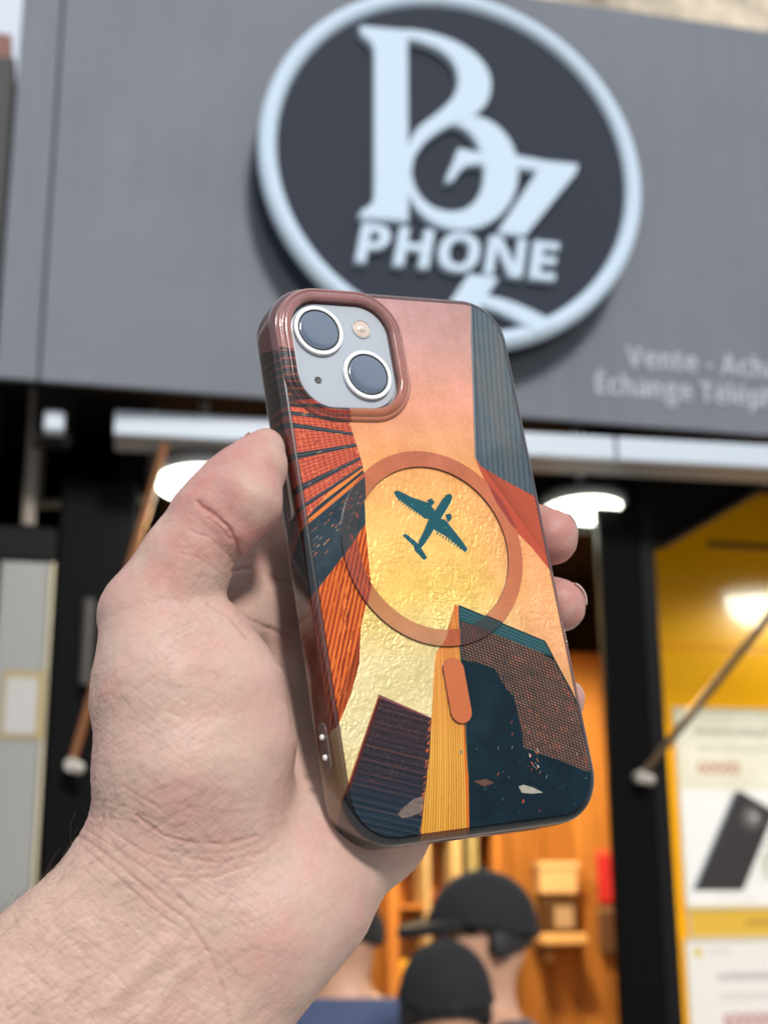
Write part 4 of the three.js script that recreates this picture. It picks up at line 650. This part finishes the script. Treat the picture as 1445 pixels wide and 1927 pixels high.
const handGeo = (() => {
  const g = meshField(handField, [-135, -25, 262], [75, 172, 432], HAND_CELL);
  const P = g.attributes.position, n = P.count, nor = new Float32Array(n * 3), col = new Float32Array(n * 3), disp = new Float32Array(n), uvPx = new Float32Array(n * 2), e = 0.25;
  const creases = [   // [points in the survey, width mm, depth mm, nearest, farthest distance mm]
    [[[372, 944], [399, 966], [428, 990], [446, 1022], [456, 1046]], 0.75, 0.85, 325, 366], [[[392, 975], [412, 990], [436, 1018]], 0.5, 0.4, 325, 356], [[[360, 1000], [395, 1012], [436, 1050]], 0.4, 0.2, 325, 356], [[[340, 1040], [375, 1050], [425, 1085]], 0.4, 0.15, 325, 356],
    [[[391, 1136], [430, 1160], [466, 1200]], 0.6, 0.35, 320, 372],
    [[[300, 1195], [345, 1172], [395, 1160]], 0.5, 0.22, 315, 342], [[[330, 1207], [375, 1190], [425, 1197]], 0.5, 0.2, 315, 345], [[[280, 1175], [330, 1160], [380, 1150]], 0.4, 0.14, 315, 342], [[[345, 1225], [400, 1210], [440, 1225]], 0.4, 0.12, 315, 345],
    [[[255, 1535], [306, 1572], [363, 1586], [431, 1590], [486, 1572]], 0.5, 0.38, 310, 360], [[[300, 1600], [380, 1608], [450, 1602], [500, 1580]], 0.4, 0.16, 310, 360],
    [[[130, 1562], [175, 1590], [227, 1630], [295, 1690], [352, 1732], [391, 1789], [420, 1862], [437, 1940]], 0.6, 0.3, 310, 370], [[[150, 1590], [210, 1640], [280, 1705], [335, 1745]], 0.45, 0.22, 310, 370], [[[160, 1560], [230, 1605], [300, 1655], [360, 1710]], 0.45, 0.2, 310, 370],
    [[[340, 1613], [420, 1625], [500, 1600], [525, 1580]], 0.45, 0.22, 310, 365], [[[318, 1652], [400, 1652], [477, 1626]], 0.45, 0.24, 310, 365], [[[290, 1630], [360, 1640], [440, 1630], [510, 1600]], 0.4, 0.15, 310, 365],
    [[[205, 1560], [262, 1600], [330, 1625]], 0.5, 0.2, 310, 360], [[[150, 1532], [200, 1540], [272, 1550]], 0.45, 0.18, 310, 360], [[[165, 1500], [240, 1520], [330, 1560]], 0.4, 0.15, 310, 360], [[[170, 1465], [230, 1482], [300, 1520]], 0.4, 0.13, 310, 360],
    [[[436, 1074], [470, 1070], [498, 1076], [548, 1100]], 0.7, 0.4, 345, 390], [[[405, 1140], [450, 1155], [510, 1185], [556, 1200]], 0.8, 0.5, 345, 395], [[[470, 1200], [520, 1235], [560, 1300]], 0.6, 0.2, 345, 395],
    [[[300, 1640], [340, 1690], [372, 1720]], 0.5, 0.16, 310, 360], [[[530, 1270], [548, 1340], [556, 1420]], 0.5, 0.18, 335, 380], [[[545, 1780], [590, 1735], [640, 1700]], 0.5, 0.1, 310, 370], [[[515, 1795], [550, 1740], [570, 1690]], 0.5, 0.08, 310, 370],
  ];
  const ridges = [[[[199, 1890], [260, 1830], [318, 1777]], 2.6, 0.9], [[[267, 1925], [310, 1868], [352, 1823]], 2.4, 0.8]];
  const seg = (u, v, pts) => { let b = 1e9; for (let i = 0; i + 1 < pts.length; i++) { const [ax, ay] = pts[i], [cx, cy] = pts[i + 1], dx = cx - ax, dy = cy - ay, t = clamp(((u - ax) * dx + (v - ay) * dy) / (dx * dx + dy * dy), 0, 1); const q = Math.hypot(u - ax - dx * t, v - ay - dy * t) + (i === 0 && t === 0 || i === pts.length - 2 && t === 1 ? 3 : 0); if (q < b) b = q; } return b; };
  const boxOf = creases.map((c) => { const xs = c[0].map((p) => p[0]), ys = c[0].map((p) => p[1]); return [Math.min(...xs) - 30, Math.max(...xs) + 30, Math.min(...ys) - 30, Math.max(...ys) + 30]; });
  const gauss = (q) => Math.exp(-q * q);
  // fine skin lines: ridged noise drawn out along a direction
  const lines = (x, y, z, ang, f, st, s) => { const c = Math.cos(ang), q = Math.sin(ang), w = 0.5 * N3(x * 0.16, y * 0.16, s + z * 0.1), a = (x * c + y * q) * f + w, b = (-x * q + y * c) * f * st; return Math.max(0, 1 - Math.abs(N3(a, b, z * f * 0.35 + s)) * 6); };
  for (let i = 0; i < n; i++) {
    const x = P.getX(i), y = P.getY(i), z = P.getZ(i);
    let nx = handField(x + e, y, z) - handField(x - e, y, z), ny = handField(x, y + e, z) - handField(x, y - e, z), nz = handField(x, y, z + e) - handField(x, y, z - e);
    const l = Math.hypot(nx, ny, nz) || 1; nx /= l; ny /= l; nz /= l; nor[3 * i] = nx; nor[3 * i + 1] = ny; nor[3 * i + 2] = nz;
    const u = x / z * FPX + PW / 2, v = y / z * FPX + PH / 2, mmpx = z / FPX; uvPx[2 * i] = u; uvPx[2 * i + 1] = v;
    let dd = 0, red = 0; const front = sstep(0.25, -0.25, nz);
    if (front > 0) {
      creases.forEach((c, k) => {
        const b = boxOf[k]; if (u < b[0] || u > b[1] || v < b[2] || v > b[3] || z < c[3] || z > c[4]) return;
        const wob = 1.6 * N3(x * 0.5, y * 0.5, 3) / mmpx * 0.25, q = Math.abs(seg(u, v, c[0]) + wob) * mmpx;
        dd -= 0.75 * c[2] * front * (gauss(q / (0.75 * c[1])) - 0.1 * gauss((q - 2.6 * c[1]) / (1.3 * c[1]))); red += Math.min(1, c[2] * 1.3) * gauss(q / (c[1] * 0.9));
      });
      for (const r of ridges) dd += r[2] * front * gauss(seg(u, v, r[0]) * mmpx / r[1]);
    }
    // where the skin is how wrinkled
    const wrist = sstep(1440, 1600, v) * sstep(620, 420, u), then = sstep(1180, 1330, v) * sstep(1640, 1500, v) * sstep(520, 250, u), joint = gauss(Math.hypot(u - 390, v - 1030) / 75) + gauss(Math.hypot(u - 340, v - 1175) / 70);
    const heel = sstep(1560, 1640, v) * sstep(450, 560, u), any = 0.4 + 0.9 * wrist + 0.95 * then + 0.8 * joint - 0.1 * heel;
    const big = lines(x, y, z, 1.05, 0.42, 0.16, 2) * 0.55 + lines(x, y, z, 2.0, 0.36, 0.2, 9) * 0.3;
    const fine = lines(x, y, z, 0.95, 0.8, 0.13, 4) * 0.5 + lines(x, y, z, 2.15, 0.68, 0.15, 13) * 0.4;
    dd -= any * (0.11 * big + 0.15 * fine); dd += 0.05 * N3(x * 1.5, y * 1.5, z * 1.5) + 0.35 * N3(x * 0.09, y * 0.09, z * 0.09) + 0.16 * N3(x * 0.24, y * 0.24, z * 0.24);
    disp[i] = dd;
    // skin colour: pink blotches on thumb, thenar and heel, tanner towards the arm
    const m1 = N3(x * 0.07, y * 0.07, z * 0.07), m2 = N3(x * 0.22, y * 0.22, z * 0.22 + 7), m3 = N3(x * 0.8, y * 0.8, z * 0.8 + 3), m4 = N3(x * 2.2, y * 2.2, z * 2.2);
    const arm = sstep(330, 90, u) * sstep(1480, 1660, v) + sstep(1700, 1860, v) * sstep(560, 380, u) * 0.7, tip = z < 366 ? sstep(1180, 1000, v) * sstep(560, 500, u) : u > 940 ? 1.6 : 0.5 + (z > 384 ? 0.9 : 0), pink = clamp(0.35 + 1.1 * m1 + 0.6 * m2 + 0.6 * tip - 0.7 * arm, 0, 1.6);
    const k = 1 + 0.05 * m2 + 0.05 * m3 + 0.035 * m4 - 0.12 * fine * any - 0.08 * big * any;  // skin lines also darkened, groove shade put into the colour
    let r = SKIN[0], gg = SKIN[1], b = SKIN[2];
     const blush = clamp(tip * (0.8 + 0.9 * m2 + 0.8 * m1), 0, 1.9); r *= 1 - 0.08 * blush; gg *= (1 - 0.16 * blush) * (1 - 0.13 * pink) * (1 - 0.03 * clamp(arm, 0, 1)); b *= (1 - 0.16 * blush) * (1 - 0.10 * pink) * (1 - 0.07 * clamp(arm, 0, 1));
    red = clamp(red, 0, 1); r *= 1 - 0.10 * red; gg *= 1 - 0.24 * red; b *= 1 - 0.24 * red;
    col[3 * i] = r * k; col[3 * i + 1] = gg * k; col[3 * i + 2] = b * k;
  }
  for (let i = 0; i < n; i++) { const s = disp[i]; P.setXYZ(i, P.getX(i) + nor[3 * i] * s, P.getY(i) + nor[3 * i + 1] * s, P.getZ(i) + nor[3 * i + 2] * s); }
  // from survey axes (x right, y down, z away, mm) to metres about the wrist
  const o = J([380, 1680, 345, 0]);
  for (let i = 0; i < n; i++) P.setXYZ(i, (P.getX(i) - o[0]) * MM, -(P.getY(i) - o[1]) * MM, -(P.getZ(i) - o[2]) * MM);
  g.setAttribute('color', new THREE.BufferAttribute(col, 3));
  const I = g.index.array, a = V(), b = V(), c = V(); let agree = 0;
  for (let t = 0; t < I.length; t += 3 * 97) { a.fromBufferAttribute(P, I[t]); b.fromBufferAttribute(P, I[t + 1]); c.fromBufferAttribute(P, I[t + 2]); b.sub(a); c.sub(a); b.cross(c); agree += Math.sign(b.x * nor[3 * I[t]] - b.y * nor[3 * I[t] + 1] - b.z * nor[3 * I[t] + 2]); }
  if (agree < 0) for (let t = 0; t < I.length; t += 3) { const q = I[t + 1]; I[t + 1] = I[t + 2]; I[t + 2] = q; }
  g.computeVertexNormals();
  g.userData = { uvPx, nor, o };
  return g;
})();
const skinMat = phy(0xffffff, 0.5, { vertexColors: true, specularIntensity: 0.55, sheen: 0.25, sheenRoughness: 0.5, sheenColor: lin(0.9, 0.55, 0.45) });
const hand = new THREE.Mesh(handGeo, skinMat); hand.name = 'hand';
tag(hand, 'bare left hand and wrist gripping the phone case', 'hand'); scene.add(hand);
const fromWrist = (p) => V((p[0] - handGeo.userData.o[0]) * MM, -(p[1] - handGeo.userData.o[1]) * MM, -(p[2] - handGeo.userData.o[2]) * MM);
hand.quaternion.copy(camera.quaternion); { const o = handGeo.userData.o; hand.position.set(o[0] * MM, -o[1] * MM, -o[2] * MM).applyQuaternion(camera.quaternion).add(camera.position); }
{ // nails: curved plates lying on the far side of each tip; [centre, tip direction, outward direction, width, length]
  const nailMat = phy(lin(0.62, 0.45, 0.38), 0.4), rimM = std(lin(0.30, 0.23, 0.18), 0.6);
  const nail = (at, along, out, w, len, rad) => {
    const A = V(...along).normalize(), O = V(...out); O.addScaledVector(A, -O.dot(A)).normalize(); const S = V().crossVectors(A, O);
    const pos = [], idx = [], nu = 10, nv = 10;
    for (let lay = 0; lay < 2; lay++) for (let j = 0; j <= nv; j++) for (let i = 0; i <= nu; i++) {
      const s = (i / nu - 0.5) * 2, t = j / nv, ang = s * w / 2 / rad, end = t * len + (t > 0.6 ? -Math.pow(s, 2) * 0.9 * (t - 0.6) : Math.pow(s, 4) * 1.2 * (0.6 - t)), r = rad + (lay ? 0 : 0.55) - (t - 0.5) * (t - 0.5) * 0.8;
      const p = V(at[0], at[1], at[2]).addScaledVector(A, end - len / 2).addScaledVector(O, r * Math.cos(ang) - rad).addScaledVector(S, r * Math.sin(ang)); const q = fromWrist([p.x, p.y, p.z]); pos.push(q.x, q.y, q.z);
    }
    const W = nu + 1, L = W * (nv + 1);
    for (let j = 0; j < nv; j++) for (let i = 0; i < nu; i++) { const a = j * W + i; idx.push(a, a + 1, a + W, a + 1, a + W + 1, a + W, L + a, L + a + W, L + a + 1, L + a + 1, L + a + W, L + a + W + 1); }
    for (let i = 0; i < nu; i++) { const a = nv * W + i; idx.push(a, a + 1, L + a, a + 1, L + a + 1, L + a); }
    for (let j = 0; j < nv; j++) for (const i of [0, nu]) { const a = j * W + i; idx.push(a, a + W, L + a, a + W, L + a + W, L + a); }
    const g = new THREE.BufferGeometry(); g.setAttribute('position', new THREE.Float32BufferAttribute(pos, 3)); g.setIndex(idx); g.computeVertexNormals(); return g;
  };
  const tip = (k, i) => J(HAND[k][i]);
  const place = (k, i, j, out, w, len, sunk) => { const a = tip(k, i), b = tip(k, j), r = a[3], al = [a[0] - b[0], a[1] - b[1], a[2] - b[2]], A = V(...al).normalize(), O = V(...out); O.addScaledVector(A, -O.dot(A)).normalize();
    part('nail', nail([a[0] + O.x * (r - sunk) + A.x * 0.2, a[1] + O.y * (r - sunk), a[2] + O.z * (r - sunk)], al, out, w, len, r * 0.9), nailMat, hand); };
  place('thumb', 1, 3, [-0.62, -0.7, 0.35], 10.0, 11, 0.2);
  for (const k of ['middle', 'ring']) place(k, 4, 2, [0.0, -0.42, 1], 8.0, 8.5, 0.75);
  place('little', 3, 2, [0.0, -0.35, 1], 6.5, 7, 0.7);
  place('index', 3, 2, [0.2, -0.2, 1], 9.5, 10, 0.3);
}
{ // fine dark hairs on the back of the wrist and forearm
  const P = handGeo.attributes.position, { uvPx } = handGeo.userData, N = handGeo.attributes.normal, hs = []; let tries = 0;
  while (hs.length < 170 && tries++ < 90000) {
    const i = Math.floor(rnd() * P.count), u = uvPx[2 * i], v = uvPx[2 * i + 1]; if (v < 1470 || v > 1990 || u < -60 || u > 330) continue;
    const wgt = sstep(300, 60, u + (v - 1700) * -0.25) * sstep(1480, 1640, v); if (rnd() > wgt) continue;
    if (N.getZ(i) < -0.75) continue;
    const p = V().fromBufferAttribute(P, i), nn = V().fromBufferAttribute(N, i), dir = V(0.72, 0.25, 0.1).addScaledVector(nn, -V(0.72, 0.25, 0.1).dot(nn)).normalize().applyAxisAngle(nn, rr(-0.7, 0.7)), l = rr(3, 8) * MM, up = rr(0.12, 0.4);
    const c = new THREE.QuadraticBezierCurve3(p, p.clone().addScaledVector(dir, l * 0.5).addScaledVector(nn, l * up), p.clone().addScaledVector(dir, l).addScaledVector(nn, l * up * 0.8));
    hs.push(new THREE.TubeGeometry(c, 4, 0.02 * MM, 3));
  }
  const h = part('arm_hair', mergeGeometries(hs), std(lin(0.16, 0.10, 0.07), 0.6), hand); h.userData.kind = 'stuff'; h.userData.label = 'fine dark hairs on the wrist';
}
shade(hand); shade(pcase); shade(phone);
renderer.render(scene, camera);
